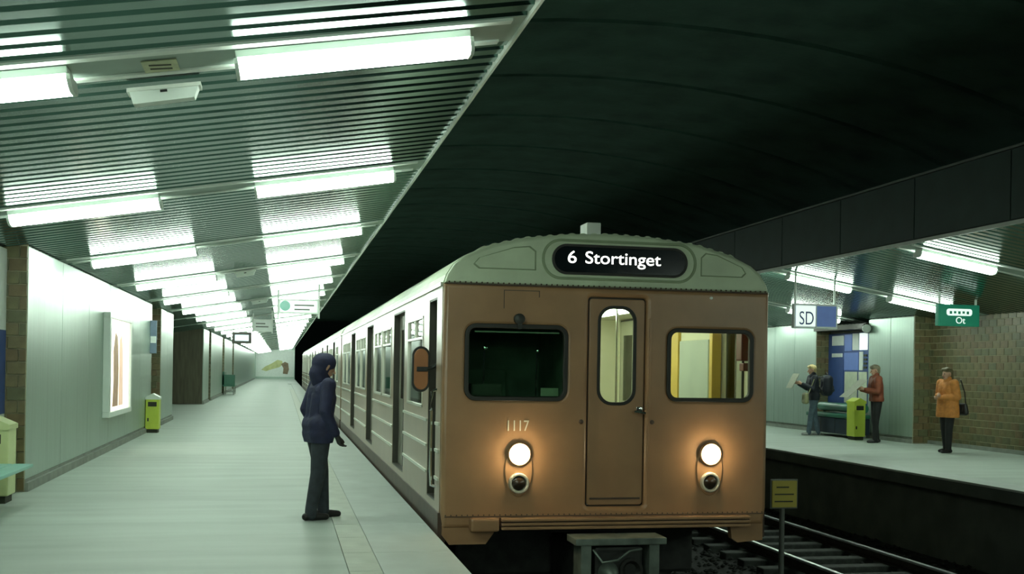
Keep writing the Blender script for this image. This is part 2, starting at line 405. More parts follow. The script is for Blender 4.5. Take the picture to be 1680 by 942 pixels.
# --- canopies: structural deck, corrugated sheets, light channels, edge trim
def canopy(side):
    s = 1 if side == 'L' else -1
    X = lambda x: x if s == 1 else 2 * CX - x       # mirror
    xa, xb = WL - 1.8, 1.36
    zc = lambda x: ZC + SL * (x - WL)
    deck = B(); deck.add([(X(x), y, zc(x) + dz) for x in (xa, xb) for y in (Y0, Y1) for dz in (.09, .22)],
                         [(0, 1, 3, 2), (4, 6, 7, 5), (0, 4, 5, 1), (2, 3, 7, 6), (0, 2, 6, 4), (1, 5, 7, 3)])
    c = struct(deck.build('ceiling' if s == 1 else 'ceiling_right', 'fascia'),
               'sloping corrugated metal ceiling over the near platform' if s == 1 else 'sloping corrugated metal ceiling over the far platform')
    # one corrugated sheet per bay between the rows of lights
    L = 4.0; n = 21; p = L / n; prof = []
    for i in range(n):
        t = i * p; prof += [(t, .0), (t + p * .58, .0), (t + p * .68, .045), (t + p * .90, .045)]
    prof.append((L, 0.))
    vs = [(X(x), y, zc(x) + dz) for (y, dz) in prof for x in (xa, xb)]
    fs = [(2 * i, 2 * i + 1, 2 * i + 3, 2 * i + 2) for i in range(len(prof) - 1)]
    src = None
    for y in ROWS:
        if src is None:
            src = obj('ceiling_sheet', vs, fs, 'ceiling_metal', c, local=True); q = src
        else:
            q = src.copy(); COL.objects.link(q)
        q.location = (0, y + .25, 0)
    # flat channel with conduits in each row
    def sheet(x0, x1, y0, y1, d0, d1):
        return ([(X(x), y, zc(x) + d) for x in (x0, x1) for y in (y0, y1) for d in (d0, d1)],
                [(0, 1, 3, 2), (4, 6, 7, 5), (0, 4, 5, 1), (2, 3, 7, 6), (0, 2, 6, 4), (1, 5, 7, 3)])
    ch = B().add(*sheet(xa, xb, -.25, .25, -.004, .02)).build('light_channel', 'channel', c, local=True)
    cd = B().add(*sheet(-2.80, 1.28, -.235, -.165, -.020, -.004)).add(*sheet(-2.80, 1.28, .19, .25, -.018, -.004)).build('conduit', 'conduit', c, local=True)
    for i, y in enumerate(ROWS):
        for src2 in (ch, cd):
            q = src2 if i == 0 else src2.copy()
            if i: COL.objects.link(q)
            q.location = (0, y, 0)
    # edge trim and fascia panels facing the track
    z = zc(xb)
    b = B().box(min(X(xb), X(xb + .018)), max(X(xb), X(xb + .018)), Y0, Y1, z - .03, z + .025)
    struct(b.build('trim_2' if s == 1 else 'trim_3', 'trim_light'), 'pale edge strip of the near canopy' if s == 1 else 'pale edge strip of the far canopy')
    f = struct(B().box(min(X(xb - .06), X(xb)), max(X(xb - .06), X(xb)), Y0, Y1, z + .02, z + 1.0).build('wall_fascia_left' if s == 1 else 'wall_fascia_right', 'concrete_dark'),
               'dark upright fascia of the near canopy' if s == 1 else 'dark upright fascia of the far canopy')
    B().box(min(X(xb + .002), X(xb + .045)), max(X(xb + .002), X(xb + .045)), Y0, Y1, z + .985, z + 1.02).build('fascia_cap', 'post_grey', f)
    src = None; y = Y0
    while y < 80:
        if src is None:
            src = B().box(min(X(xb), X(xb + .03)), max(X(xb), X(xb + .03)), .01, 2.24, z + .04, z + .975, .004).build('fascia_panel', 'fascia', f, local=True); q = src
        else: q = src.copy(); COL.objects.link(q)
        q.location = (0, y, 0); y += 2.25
canopy('L'); canopy('R')

# --- tunnel vault in rings
vr = struct(B().box(-5.2, -4.75, Y0, Y1, -1.5, 1.7).box(2 * CX + 4.75, 2 * CX + 5.2, Y0, Y1, -1.5, 1.7).build('wall_tunnel', 'vault'), 'dark lower walls of the tunnel vault')
prof = []
for i in range(41):
    a = PI * i / 40; prof.append((CX - 10.2 * math.cos(a), 1.5 + 5.05 * math.sin(a)))
n = len(prof); ln = 2.96
vs = [(x, y, z) for y in (0, .05, ln - .05, ln) for (x, z) in prof]
for j, i in enumerate(range(len(vs))):
    pass
vs2 = []
for q, y in enumerate((0, .06, ln - .06, ln)):
    k = 1.018 if q in (0, 3) else 1.0
    vs2 += [(CX + (x - CX) * k, y, 1.5 + (z - 1.5) * k) for (x, z) in prof]
vs2 += [(CX + (x - CX) * 1.05, y, 1.5 + (z - 1.5) * 1.05) for y in (-.03, ln + .03) for (x, z) in prof]
fs = [(q * n + i, q * n + i + 1, (q + 1) * n + i + 1, (q + 1) * n + i) for q in range(3) for i in range(n - 1)]
fs += [(4 * n + i, 4 * n + i + 1, 5 * n + i + 1, 5 * n + i) for i in range(n - 1)]
src = None
for k in range(45):
    if src is None: src = obj('vault_ring', vs2, fs, 'vault', vr, smooth=True, local=True); q = src
    else: q = src.copy(); COL.objects.link(q)
    q.location = (0, Y0 + 3.0 * k, 0)

# --- end wall of the near platform with a painted board
we = struct(B().box(-4.6, 1.36, Y1, Y1 + .3, 0, 4.2).build('wall_end', 'wall_panel'), 'pale end wall of the near platform')
mu = thing('painted_board', 'large pale painted board on the far end wall with yellow and brown shapes', 'mural', (-.75, Y1 - .02, 0))
B().box(-2.7, 1.2, Y1 - .06, Y1 - .005, .35, 3.1, .01).build('board', 'white_board', mu)
fb = B().box(-2.8, 1.3, Y1 - .09, Y1 - .005, .25, .35).box(-2.8, 1.3, Y1 - .09, Y1 - .005, 3.1, 3.2).box(-2.8, -2.7, Y1 - .09, Y1 - .005, .25, 3.2).box(1.2, 1.3, Y1 - .09, Y1 - .005, .25, 3.2)
fb.build('frame', 'lamp_white', mu)
B().prism([(-2.2, 1.0), (-1.7, .85), (-1.0, 1.1), (-.3, 1.3), (.1, 1.6), (.0, 2.0), (-.5, 2.1), (-1.1, 1.7), (-1.8, 1.35)], 'y', Y1 - .075, Y1 - .055).build('yellow_shape', 'mural_yellow', mu)
B().prism([(.1, .6), (.6, .55), (.75, 1.1), (.65, 1.75), (.3, 1.9), (-.1, 1.65), (.15, 1.2)], 'y', Y1 - .08, Y1 - .055).build('brown_shape', 'mural_brown', mu)

# --- tracks
def track(cx, label, y_a, y_b, inset):
    t = thing('railway_track', label, 'track', (cx, 0, -1.38))
    for s in (-1, 1):
        x = cx + s * .7525; z = -1.05
        B().prism([(x - .07, z - .15), (x + .07, z - .15), (x + .07, z - .135), (x + .012, z - .115), (x + .012, z - .045), (x + .036, z - .03),
                   (x - .036, z - .03), (x - .012, z - .045), (x - .012, z - .115), (x - .07, z - .135)], 'y', Y0, Y1).build('rail_web', 'rail_rust', t)
        B().prism([(x - .036, z - .032), (x + .036, z - .032), (x + .036, z - .008), (x + .028, z), (x - .028, z), (x - .036, z - .008)], 'y', Y0, Y1).build('rail_head', 'rail_steel', t)
    src = None; y = y_a
    while y < y_b:
        if src is None: src = B().box(cx - 1.25, cx + 1.25, -.12, .12, -1.36, -1.2, .02).build('sleeper', 'sleeper', t); q = src
        else: q = src.copy(); COL.objects.link(q)
        q.location = (q.location[0], y, q.location[2]); y += .65
    return t
track(3.03, 'rails and sleepers under the brown train', 3.0, 20, 0)
track(7.80, 'empty rails and sleepers beside the far platform', 3.0, 60, 0)
# ballast: loose stones nobody could count
b = B(); ico = [(0, 0, 1), (.9, 0, .2), (.28, .85, .2), (-.72, .53, .2), (-.72, -.53, .2), (.28, -.85, .2), (0, 0, -.6)]
icf = [(0, 1, 2), (0, 2, 3), (0, 3, 4), (0, 4, 5), (0, 5, 1), (6, 2, 1), (6, 3, 2), (6, 4, 3), (6, 5, 4), (6, 1, 5)]
for i in range(9000):
    x = random.uniform(3.5, PE_R + .25); y = 8 + 20 * random.random() ** 1.2
    r = random.uniform(.025, .055); an = random.uniform(0, 6.28); c_, s_ = math.cos(an), math.sin(an)
    zz = -1.30 + random.uniform(-.04, .03)
    b.add([(x + r * (vx * c_ - vy * s_) * 1.2, y + r * (vx * s_ + vy * c_), zz + r * vz * .8) for vx, vy, vz in ico], icf)
b.box(PE_L - .33, PE_R + .33, Y0, Y1, -1.375, -1.30)
tag(b.build('ballast', 'ballast'), 'dark loose ballast stones between the rails', 'ballast', kind='stuff')

# ================================================================ LIGHTS
ANG = math.atan(SL)
def make_light():
    r = thing('ceiling_light', '', 'ceiling light')
    B().box(-.68, .68, -.10, .10, -.045, .0, .006).build('housing', 'lamp_white', r, local=True)
    w = 1.34 / 2
    P = [(-.10, -.045), (.10, -.045), (.105, -.075), (.085, -.115), (.05, -.132), (-.05, -.132), (-.085, -.115), (-.105, -.075)]
    B().prism(P, 'x', -w, w).build('diffuser', 'diffuser', r, local=True)
    for s in (-1, 1):
        B().prism([(p[0] * 1.06, p[1] * 1.03) for p in P], 'x', s * w, s * (w + .022)).build('end_cap', 'lamp_white', r, local=True)
    return r
proto = None
names = ['nearest', 'second', 'third', 'fourth', 'fifth', 'sixth', 'seventh', 'eighth', 'ninth', 'tenth']
for side in 'LR':
    for y in ROWS:
        for k, xc in enumerate((-1.85, .38)):
            if side == 'R' and y > 50: continue
            if proto is None: proto = make_light(); o = proto
            else: o = copy_tree(proto)
            x = xc if side == 'L' else 2 * CX - xc
            o.location = (x, y, ZC + SL * (xc - WL) - .008); o.rotation_euler = (0, -ANG if side == 'L' else ANG, 0)
            i = ROWS.index(y) - 4
            where = ('wall-side', 'track-side')[k]
            plat = 'the near platform' if side == 'L' else 'the far platform'
            if side == 'L' and 0 <= i < 10:
                o['label'] = 'lit fluorescent ceiling light, %s one in the %s row over the near platform' % (where, names[i])
                o['group'] = 'ceiling lights over the near platform'
            elif side == 'L' and i >= 10:
                o['label'] = 'small lit fluorescent light in the crowded distant rows over the near platform'; o['group'] = 'distant lights over the near platform'
            elif side == 'R' and abs(y - 15.4) < .1 and k == 1: o['label'] = 'lit fluorescent light highest at right above the green sign'; o['group'] = 'ceiling lights over the far platform'
            elif side == 'R' and abs(y - 19.9) < .1: o['label'] = ('lit fluorescent light just left of the green sign' if k == 0 else 'lit fluorescent light above the blue and white hanging sign'); o['group'] = 'ceiling lights over the far platform'
            elif side == 'R' and abs(y - 24.4) < .1 and k == 0: o['label'] = 'lit fluorescent light end showing left of the blue hanging sign'; o['group'] = 'ceiling lights over the far platform'
            elif side == 'R': o['label'] = 'lit fluorescent light over the far platform outside the view'; o['group'] = 'unseen lights over the far platform'
            else: o['label'] = 'lit fluorescent light over the near platform behind the viewer'; o['group'] = 'lights behind the viewer'
# ================================================================ THE TRAIN
TX = 3.03; XL, XR = 1.43, 4.63; CARLEN = 17.0
DOORS = [(3.15, 4.44), (7.70, 9.0), (12.05, 13.35)]
WINS = [(1.40, 2.80), (4.75, 6.0), (6.15, 7.4), (9.3, 10.5), (10.65, 11.8), (13.65, 14.95), (15.1, 16.4)]
ROOF = [(1.60, 2.28), (1.575, 2.36), (1.51, 2.46), (1.41, 2.54), (1.2, 2.635), (.86, 2.722), (.4, 2.775), (0, 2.79)]
ROOFP = [(TX - d, z) for d, z in ROOF] + [(TX + d, z) for d, z in reversed(ROOF[:-1])]
def interp_roof(x):
    d = abs(x - TX); 
    for (d0, z0), (d1, z1) in zip(ROOF, ROOF[1:]):
        if d1 <= d <= d0: return z1 + (z0 - z1) * (d - d1) / (d0 - d1)
    return 2.28
def make_car(yf, front, label):
    t = thing('train_car', label, 'train car', (TX, yf + CARLEN / 2, -1.05), 'cars of the brown train')
    ya, yb = yf + (.07 if front else .0), yf + CARLEN
    for s, xo, xi in ((-1, XL, XL + .05), (1, XR, XR - .05)):
        holes = [(yf + a, yf + c, .24, 2.19) for a, c in DOORS] + [(yf + a, yf + c, 1.09, 2.04) for a, c in WINS]
        if front: holes.append((yf + .40, yf + .95, .24, 2.17))
        holed(xo, xi, [ya, yb], [.17, 2.28], holes).build('side_wall', 'train_side', t)
        lin = [(yf + a - .02, yf + c + .02, .1, 2.2) for a, c in DOORS] + [(yf + a - .02, yf + c + .02, 1.07, 2.06) for a, c in WINS]
        if front and s < 0: lin.append((yf + .38, yf + .97, .1, 2.2))
        if front and s > 0: lin = [h for h in lin if h[0] > yf + 2.9]
        holed(xi - s * .002, xi - s * .03, [ya + .05, yb - .05], [.1, 2.2], lin).build('inner_lining', 'saloon_cream', t)
        bx = lambda b, xa, xc, *r: b.box(min(xa, xc), max(xa, xc), *r)
        o = lambda d: xo - s * d                       # d metres inwards from the outer skin
        alld = DOORS + ([(.40, .95)] if front else [])
        for a, c in alld:
            a, c = yf + a, yf + c; ztop = 2.19 if c - a > 1 else 2.17
            fr_ = B()
            bx(fr_, o(.004), o(.10), a, a + .018, .24, ztop); bx(fr_, o(.004), o(.10), c - .018, c, .24, ztop); bx(fr_, o(.004), o(.10), a, c, ztop - .018, ztop)
            bx(fr_, o(.004), o(.10), a, c, .24, .255)
            fr_.build('door_frame', 'jamb', t)
            leaves = [(a + .02, (a + c) / 2 - .004), ((a + c) / 2 + .004, c - .02)] if c - a > 1 else [(a + .02, c - .02)]
            for la, lc in leaves:
                lf = holed(o(.075), o(.10), [la, lc], [.256, ztop - .02], [(la + .12, lc - .12, 1.10, 1.98)]).build('door_leaf', 'door_leaf', t)
                g = B(); bx(g, o(.082), o(.09), la + .11, lc - .11, 1.09, 1.99); g.build('door_pane', 'pane_side', lf)
                e = B(); bx(e, o(.066), o(.075), la, la + .03, .26, ztop - .03); e.build('door_rubber', 'rubber', lf)
        for a, c in WINS:
            a, c = yf + a, yf + c; wf = B()
            for (p, q, z0, z1) in ((a, a + .03, 1.09, 2.04), (c - .03, c, 1.09, 2.04), (a, c, 1.09, 1.115), (a, c, 2.015, 2.04), (a, c, 1.80, 1.825), ((a + c) / 2 - .012, (a + c) / 2 + .012, 1.825, 2.02)):
                bx(wf, o(-.006), o(.035), p, q, z0, z1)
            w = wf.build('window_frame', 'moulding', t)
            g = B(); bx(g, o(.015), o(.021), a + .01, c - .01, 1.10, 2.03); g.build('window_pane', 'pane_side', w)
        stops = sorted(alld); edges = [.12 if front else .05] + [q for d in stops for q in (d[0] - .03, d[1] + .03)] + [CARLEN - .05]
        for z in (.98, .73, .47):
            for k in range(0, len(edges), 2):
                if edges[k + 1] - edges[k] < .15: continue
                b = B(); bx(b, o(-.014), o(.004), yf + edges[k], yf + edges[k + 1], z - .014, z + .014); b.build('side_moulding', 'moulding', t)
        b = B(); bx(b, o(-.02), o(.01), ya, yb, 2.255, 2.29); b.build('gutter', 'moulding', t)
        b = B(); bx(b, o(-.012), o(.06), ya, yb, -.10, .172); b.build('sill', 'train_sill', t)
    # roof with lengthwise ribs
    prof = []
    N = 120
    for i in range(N + 1):
        x = XL + (XR - XL) * i / N; z = interp_roof(x); rib = .012 if (i % 4 in (1, 2) and 12 < i < 108) else 0
        prof.append((x, z + rib))
    n = len(prof); y0r = yf + .05 if front else yf
    vs = [(x, y, z) for y in (y0r, yb) for x, z in prof] + [(x, y, 2.22) for y in (y0r, yb) for x in (XL, XR)]
    fs = [(i, i + 1, n + i + 1, n + i) for i in range(n - 1)] + [tuple(range(n)) + (2 * n + 1, 2 * n), tuple(range(n, 2 * n)) + (2 * n + 3, 2 * n + 2),
          (2 * n, 2 * n + 1, 2 * n + 3, 2 * n + 2)]
    obj('roof', vs, fs, 'train_roof', t)
    B().box(XL + .06, XR - .06, ya + .04, yb - .05, .02, .1).build('car_floor', 'saloon_floor', t)
    B().box(XL + .06, XR - .06, ya + .04, yb - .05, 2.2, 2.215).build('car_ceiling', 'saloon_cream', t)
    for x in (2.35, 3.71):
        B().box(x - .09, x + .09, yf + (.35 if front and x > 3 else 1.8), yb - .6, 2.15, 2.2, .01).build('interior_lamp', 'saloon_light', t)
    B().box(XL + .05, XR - .05, yb - .05, yb, .02, 2.25).build('end_wall', 'train_brown', t)
    if not front: B().box(XL + .05, XR - .05, yf, yf + .05, .02, 2.25).build('end_wall', 'train_brown', t)
    # running gear
    B().box(1.75, 4.31, yf + 1.1, yb - 1.1, -.62, -.10, .03).build('underframe', 'steel_dark', t)
    for yc in (yf + 2.6, yb - 2.6):
        bo = B().box(1.95, 2.1, yc - 1.4, yc + 1.4, -.75, -.45, .02).box(3.96, 4.11, yc - 1.4, yc + 1.4, -.75, -.45, .02).box(2.1, 3.96, yc - .2, yc + .2, -.7, -.5, .02).build('bogie', 'steel_dark', t)
        for ya_ in (yc - 1.0, yc + 1.0):
            w = B()
            for x in (TX - .7525, TX + .7525): w.lathe((x - .065, ya_, -.62), (1, 0, 0), [(0, .36), (.10, .41), (.10, .43), (.13, .43), (.13, .2)] if x > TX else [(0, .2), (0, .43), (.03, .43), (.03, .41), (.13, .36)], 24)
            w.lathe((TX - .75, ya_, -.62), (1, 0, 0), [(0, .07), (1.5, .07)], 10)
            w.build('wheelset', 'rail_rust', bo, smooth=True)
    if not front:
        B().box(2.55, 3.5, yf - .42, yf + .02, .1, 2.1).build('gangway', 'rubber', t)
        return t
    # ------------------------------------------------------------ cab front
    Y = yf
    wl, wr, dr = (1.650, 2.590), (3.602, 4.448), (2.816, 3.368)
    outline = [(1.46, .035), (4.60, .035)] + [(XR - .005, .2), (XR - .005, 2.278), (XL + .005, 2.278), (XL + .005, .2)]
    plate('front_panel', outline, [rrect(wl[0], wl[1], 1.225, 1.90, .09), rrect(wr[0], wr[1], 1.233, 1.90, .085), rrect(dr[0] - .008, dr[1] + .008, .222, 2.19, .03)], Y, .10, 'train_brown', t, .04)
    B().box(dr[0] - .01, dr[0] + .012, Y + .05, Y + .09, .22, 2.19).box(dr[1] - .012, dr[1] + .01, Y + .05, Y + .09, .22, 2.19).box(dr[0], dr[1], Y + .05, Y + .09, 2.175, 2.195).box(dr[0], dr[1], Y + .05, Y + .09, .215, .235).build('door_seal', 'rubber', t)
    dw = rrect(2.915, 3.268, 1.19, 2.10, .13)
    fd = plate('front_door', rrect(dr[0] + .004, dr[1] - .004, .235, 2.178, .03), [dw], Y + .022, .05, 'train_brown', t, .008)
    plate('door_gasket', rrect(2.90, 3.283, 1.175, 2.115, .145), [rrect(2.93, 3.253, 1.205, 2.085, .12)], Y + .012, .03, 'rubber', fd, .004)
    B().prism(rrect(2.915, 3.268, 1.19, 2.10, .13), 'y', Y + .04, Y + .046).build('door_pane', 'pane', fd)
    B().box(dr[0] + .03, dr[1] - .03, Y + .012, Y + .024, .29, .305).build('kick_strip', 'train_sill', fd)
    hb = B().box(3.285, 3.345, Y - .012, Y + .025, 1.115, 1.165, .006).tube([(3.26, Y - .03, 1.12), (3.30, Y - .045, 1.115), (3.365, Y - .03, 1.105)], .013, 8)
    hb.build('door_handle', 'chrome', fd, smooth=True)
    B().box(dr[1] + .035, dr[1] + .06, Y - .012, Y + .01, .24, 2.0, .004).build('cable_strip', 'train_brown', t)
    for x, z in ((2.745, 1.02), (3.44, 1.02)):
        B().lathe((x, Y + .005, z), (0, -1, 0), [(0, .022), (.02, .022), (.026, .012)], 10).build('door_stud', 'train_sill', t, smooth=True)
    for (a, c, z0, z1, r, nm) in ((wl[0], wl[1], 1.225, 1.90, .09, 'pane_cab'), (wr[0], wr[1], 1.233, 1.90, .085, 'pane')):
        g = plate('window_gasket', rrect(a - .018, c + .018, z0 - .018, z1 + .018, r + .018), [rrect(a + .022, c - .022, z0 + .022, z1 - .022, r - .02)], Y - .012, .05, 'rubber', t, .006)
        B().prism(rrect(a + .005, c - .005, z0 + .005, z1 - .005, r), 'y', Y + .02, Y + .027).build('window_pane', nm, g)
    B().box(wl[0] + .08, wl[1] - .06, Y + .03, Y + .036, 1.838, 1.850).build('blind_rail', 'moulding', t)
    # left cab: dark desk, seat and partitions
    B().box(2.70, 2.74, Y + .10, Y + 1.6, .1, 2.2).box(XL + .09, 2.70, Y + 1.56, Y + 1.6, .1, 2.2).build('cab_partition', 'cab_green', t)
    B().box(XL + .09, 2.70, Y + .11, Y + 1.56, 2.14, 2.19).build('cab_ceiling', 'cab_dark', t)
    B().box(XL + .1, 2.68, Y + .12, Y + .55, .9, 1.24, .03).box(1.75, 2.05, Y + .3, Y + .5, 1.24, 1.36, .02).build('driver_desk', 'cab_dark', t)
    B().box(1.8, 2.3, Y + .95, Y + 1.35, .55, .65, .03).box(1.8, 2.3, Y + 1.32, Y + 1.4, .65, 1.5, .03).build('driver_seat', 'cab_green', t)
    for x, z in ((1.90, 1.70), (2.42, 1.68)): B().lathe((x, Y + .42, z), (0, -1, 0), [(0, .02), (.02, .028), (.04, .02), (.045, .004)], 12).tube([(x, Y + .45, z), (x, Y + .48, 1.24)], .008, 6).build('cab_glint_knob', 'chrome', t, smooth=True)  # chrome knobs added to catch highlights, standing in for two window reflections
    B().box(2.36, 2.53, Y + .03, Y + .034, 1.255, 1.33).build('window_sticker', 'map_cream', t)
    # saloon end seen through door and right window
    B().box(XR - .22, XR - .115, Y + .90, Y + .98, .1, 2.2, .01).build('yellow_post', 'saloon_yellow', t)
    B().box(XR - .11, XR - .075, Y + 1.28, Y + 2.15, .12, 1.86, .01).build('locker_door', 'saloon_grey', t)
    B().box(XR - .115, XR - .075, Y + 2.18, Y + 2.75, .1, 2.2).build('yellow_panel', 'saloon_yellow', t)
    B().box(XR - .19, XR - .082, Y + .22, Y + .36, 1.62, 1.95, .015).box(XR - .16, XR - .082, Y + .24, Y + .34, 1.52, 1.60, .01).build('red_box', 'saloon_red', t)
    B().box(3.6, XR - .08, Y + 4.55, Y + 4.6, .1, 2.2).build('draught_screen', 'saloon_cream', t)
    B().box(2.75, 3.1, Y + 7.0, Y + 7.05, .1, 2.2).build('draught_screen', 'saloon_grey', t)
    for k in range(3):
        B().box(3.75, XR - .09, Y + 5.2 + 1.5 * k, Y + 5.65 + 1.5 * k, .48, .58, .03).box(3.75, XR - .09, Y + 5.62 + 1.5 * k, Y + 5.7 + 1.5 * k, .5, 1.2, .03).build('passenger_seat', 'saloon_red', t)
    B().tube([(3.62, Y + 1.7, .1), (3.62, Y + 1.7, 2.2)], .017, 8).build('grab_pole', 'chrome', t)
    # roof cap with destination sign
    cap = [(TX - d * .995, z) for d, z in ROOF] + [(TX + d * .995, z) for d, z in reversed(ROOF[:-1])]
    rc = plate('roof_cap', list(reversed(cap)), [], Y + .0, .12, 'train_roof', t, .035)
    plate('sign_surround', rrect(2.345, 3.865, 2.345, 2.725, .185, 10), [rrect(2.37, 3.84, 2.37, 2.70, .16, 10)], Y - .012, .03, 'train_bead', t, .006)
    ds = plate('destination_sign', rrect(2.45, 3.76, 2.405, 2.668, .13, 10), [], Y - .016, .03, 'black_sign', t, .004)
    plate('sign_gasket', rrect(2.44, 3.77, 2.395, 2.678, .14, 10), [rrect(2.462, 3.748, 2.417, 2.656, .118, 10)], Y - .024, .04, 'rubber', ds, .004)
    text('sign_lettering', '6', 'lettering_lit', ds, 2.590, 2.672, 2.50, 2.615, Y - .017)
    text('sign_lettering', 'Stortinget', 'lettering_lit', ds, 2.760, 3.500, 2.465, 2.615, Y - .017)
    for s in (-1, 1):
        X = lambda d: TX + s * (d + (.0 if s < 0 else .14 * (1.4 - d) / .66))
        po = [(X(.74), 2.42), (X(.74), 2.60), (X(.80), 2.645), (X(.95), 2.63), (X(1.28), 2.52), (X(1.33), 2.46), (X(1.28), 2.42)]
        ctr = (sum(p[0] for p in po) / 7, sum(p[1] for p in po) / 7)
        inn = [(ctr[0] + (p[0] - ctr[0]) * .955, ctr[1] + (p[1] - ctr[1]) * .90) for p in po]
        plate('vent_surround', po, [inn], Y - .008, .02, 'train_bead', t, .003)
    b = B()
    for i in range(62):
        x = XL + .05 + (XR - XL - .1) * i / 61; b.lathe((x, Y + .003, 2.292), (0, -1, 0), [(0, .009), (.009, .007), (.012, .002)], 6)
    for i in range(62):
        x = XL + .05 + (XR - XL - .1) * i / 61; b.lathe((x, Y + .003, .155), (0, -1, 0), [(0, .008), (.008, .006), (.011, .002)], 6)
    rv = b.build('rivet_rows', 'train_sill', t); rv['kind'] = 'stuff'
    B().box(XL + .03, XR - .03, Y - .004, Y + .01, 2.272, 2.282).build('seam', 'train_sill', t)
    B().box(XL + .04, XR - .04, Y - .006, Y + .01, .138, .146).build('seam', 'train_sill', t)
    B().box(2.845, 2.985, Y + .25, Y + .5, 2.77, 2.925, .01).build('roof_box', 'trim_light', t)
    B().box(1.99, 2.33, Y - .003, Y + .005, 2.225, 2.232).box(2.323, 2.33, Y - .003, Y + .005, 2.17, 2.23).box(1.99, 1.997, Y - .003, Y + .005, 2.06, 2.23).build('hatch_seam', 'train_sill', t)
    B().lathe((2.135, Y + .005, 1.965), (0, -1, 0), [(0, .05), (.05, .05), (.065, .03)], 14).box(2.115, 2.155, Y - .05, Y - .03, 1.87, 1.965).build('wiper_motor', 'steel_dark', t, smooth=True)
    B().lathe((4.02, Y + .003, 2.215), (0, -1, 0), [(0, .016), (.02, .013)], 10).build('marker_stud', 'lamp_white', t, smooth=True)
    text('number_lettering', '1117', 'lettering', t, 2.046, 2.248, .930, 1.028, Y - .001, .004)
    for x in (2.155, 4.031):
        fl_ = plate('lamp_surround', [(x + .135 * math.cos(2 * PI * k / 32), .57 + (.25 if math.sin(2 * PI * k / 32) > 0 else .25) * math.sin(2 * PI * k / 32)) for k in range(32)], [], Y - .012, .03, 'train_brown', t, .01)
        B().lathe((x, Y - .01, .718), (0, -1, 0), [(0, .112), (.02, .112), (.034, .100), (.03, .09), (.0, .088)], 28).build('headlight_rim', 'train_brown', t, smooth=True)
        B().lathe((x, Y - .012, .718), (0, -1, 0), [(0, .09), (.03, .09), (.065, .078), (.09, .052), (.10, .012)], 28).build('headlight', 'headlight', t, smooth=True)
        B().lathe((x, Y - .012, .448), (0, -1, 0), [(0, .098), (.02, .098), (.036, .088), (.036, .076), (.02, .070)], 28).build('tail_lamp_rim', 'moulding', t, smooth=True)
        B().lathe((x, Y - .012, .448), (0, -1, 0), [(0, .07), (.02, .068), (.035, .05), (.042, .01)], 24).build('tail_lamp', 'tail_lens', t, smooth=True)
    # bumper beams, corner skirts, step block
    for z0, z1 in ((.028, .056), (.066, .092), (.104, .132)):
        B().box(1.985, 4.425, Y - .10, Y + .02, z0, z1, .008).build('bumper_rib', 'train_brown', t)
    B().box(1.985, 4.425, Y - .06, Y + .02, .03, .13).build('bumper_backing', 'train_sill', t)
    B().box(1.70, 1.965, Y - .10, Y + .02, .014, .135, .02).build('bumper_block', 'train_brown', t)
    B().prism([(1.455, .06), (1.97, .06), (1.93, -.02), (1.86, -.115), (1.52, -.115), (1.455, -.03)], 'y', Y + .02, Y + .10).build('corner_skirt', 'train_brown', t)
    B().prism([(4.26, .06), (4.60, .06), (4.60, -.12), (4.34, -.14), (4.28, -.10)], 'y', Y + .02, Y + .10).build('corner_skirt', 'train_brown', t)
    # coupler
    c = B().box(2.60, 3.46, Y - .42, Y - .1, -.075, -.012, .01).build('coupler_plate', 'coupler', t)
    B().box(2.655, 2.755, Y - .40, Y - .14, -.80, -.075, .012).build('coupler_cheek', 'coupler', c)
    B().box(3.30, 3.40, Y - .40, Y - .14, -.80, -.075, .012).build('coupler_cheek', 'coupler', c)
    h = B().box(2.80, 3.26, Y - .34, Y - .1, -.62, -.10, .03)
    h.build('coupler_head', 'steel_dark', c)
    B().lathe((2.93, Y - .33, -.33), (0, -1, 0), [(0, .10), (.06, .085), (.14, .045), (.16, .01)], 18).build('coupler_cone', 'coupler', c, smooth=True)
    B().lathe((3.14, Y - .33, -.31), (0, -1, 0), [(0, .11), (.05, .11), (.05, .085), (.005, .05)], 18).build('coupler_funnel', 'rubber', c, smooth=True)
    B().tube([(2.78, Y - .36, -.12), (2.84, Y - .46, -.22), (2.98, Y - .47, -.20), (3.1, Y - .42, -.13), (3.24, Y - .36, -.12)], .012, 6).build('hose', 'coupler', c, smooth=True)
    B().box(2.7, 3.36, Y - .12, Y + .9, -.55, -.15, .02).build('drawbar', 'steel_dark', c)
    # mirror on the cab side
    mo = []
    for k in range(40):
        a = 2 * PI * k / 40; mo.append((1.297 + .078 * math.cos(a), 1.487 + .125 * (1 if math.sin(a) > 0 else -1) + .085 * math.sin(a)))
    mr = plate('mirror_rim', [(1.297 + (x - 1.297) * 1.1, 1.487 + (z - 1.487) * 1.04) for x, z in mo], [], Y + .50, .04, 'steel_dark', t, .008)
    plate('mirror_back', [(1.297 + (x - 1.297) * .86, 1.487 + (z - 1.487) * .93) for x, z in mo], [], Y + .485, .02, 'orange_paint', mr, .004)
    B().box(1.255, 1.36, Y + .468, Y + .49, 1.465, 1.51, .006).tube([(1.34, Y + .48, 1.487), (1.40, Y + .5, 1.50), (1.45, Y + .5, 1.53)], .018, 8).build('mirror_arm', 'steel_dark', mr)
    B().tube([(1.45, Y + .33, 1.30), (1.385, Y + .33, 1.28), (1.375, Y + .33, 1.1), (1.375, Y + .33, .55), (1.385, Y + .33, .40), (1.45, Y + .33, .38)], .016, 8).build('grab_rail', 'chrome', t, smooth=True)
    return t
make_car(9.80, True, 'front brown train car with the lit destination sign and headlights')
base = make_car(27.25, False, 'second car of the brown train, behind the front car')
c3 = copy_tree(base); c3.location.y += 17.45; c3['label'] = 'third car of the brown train, far along the platform'
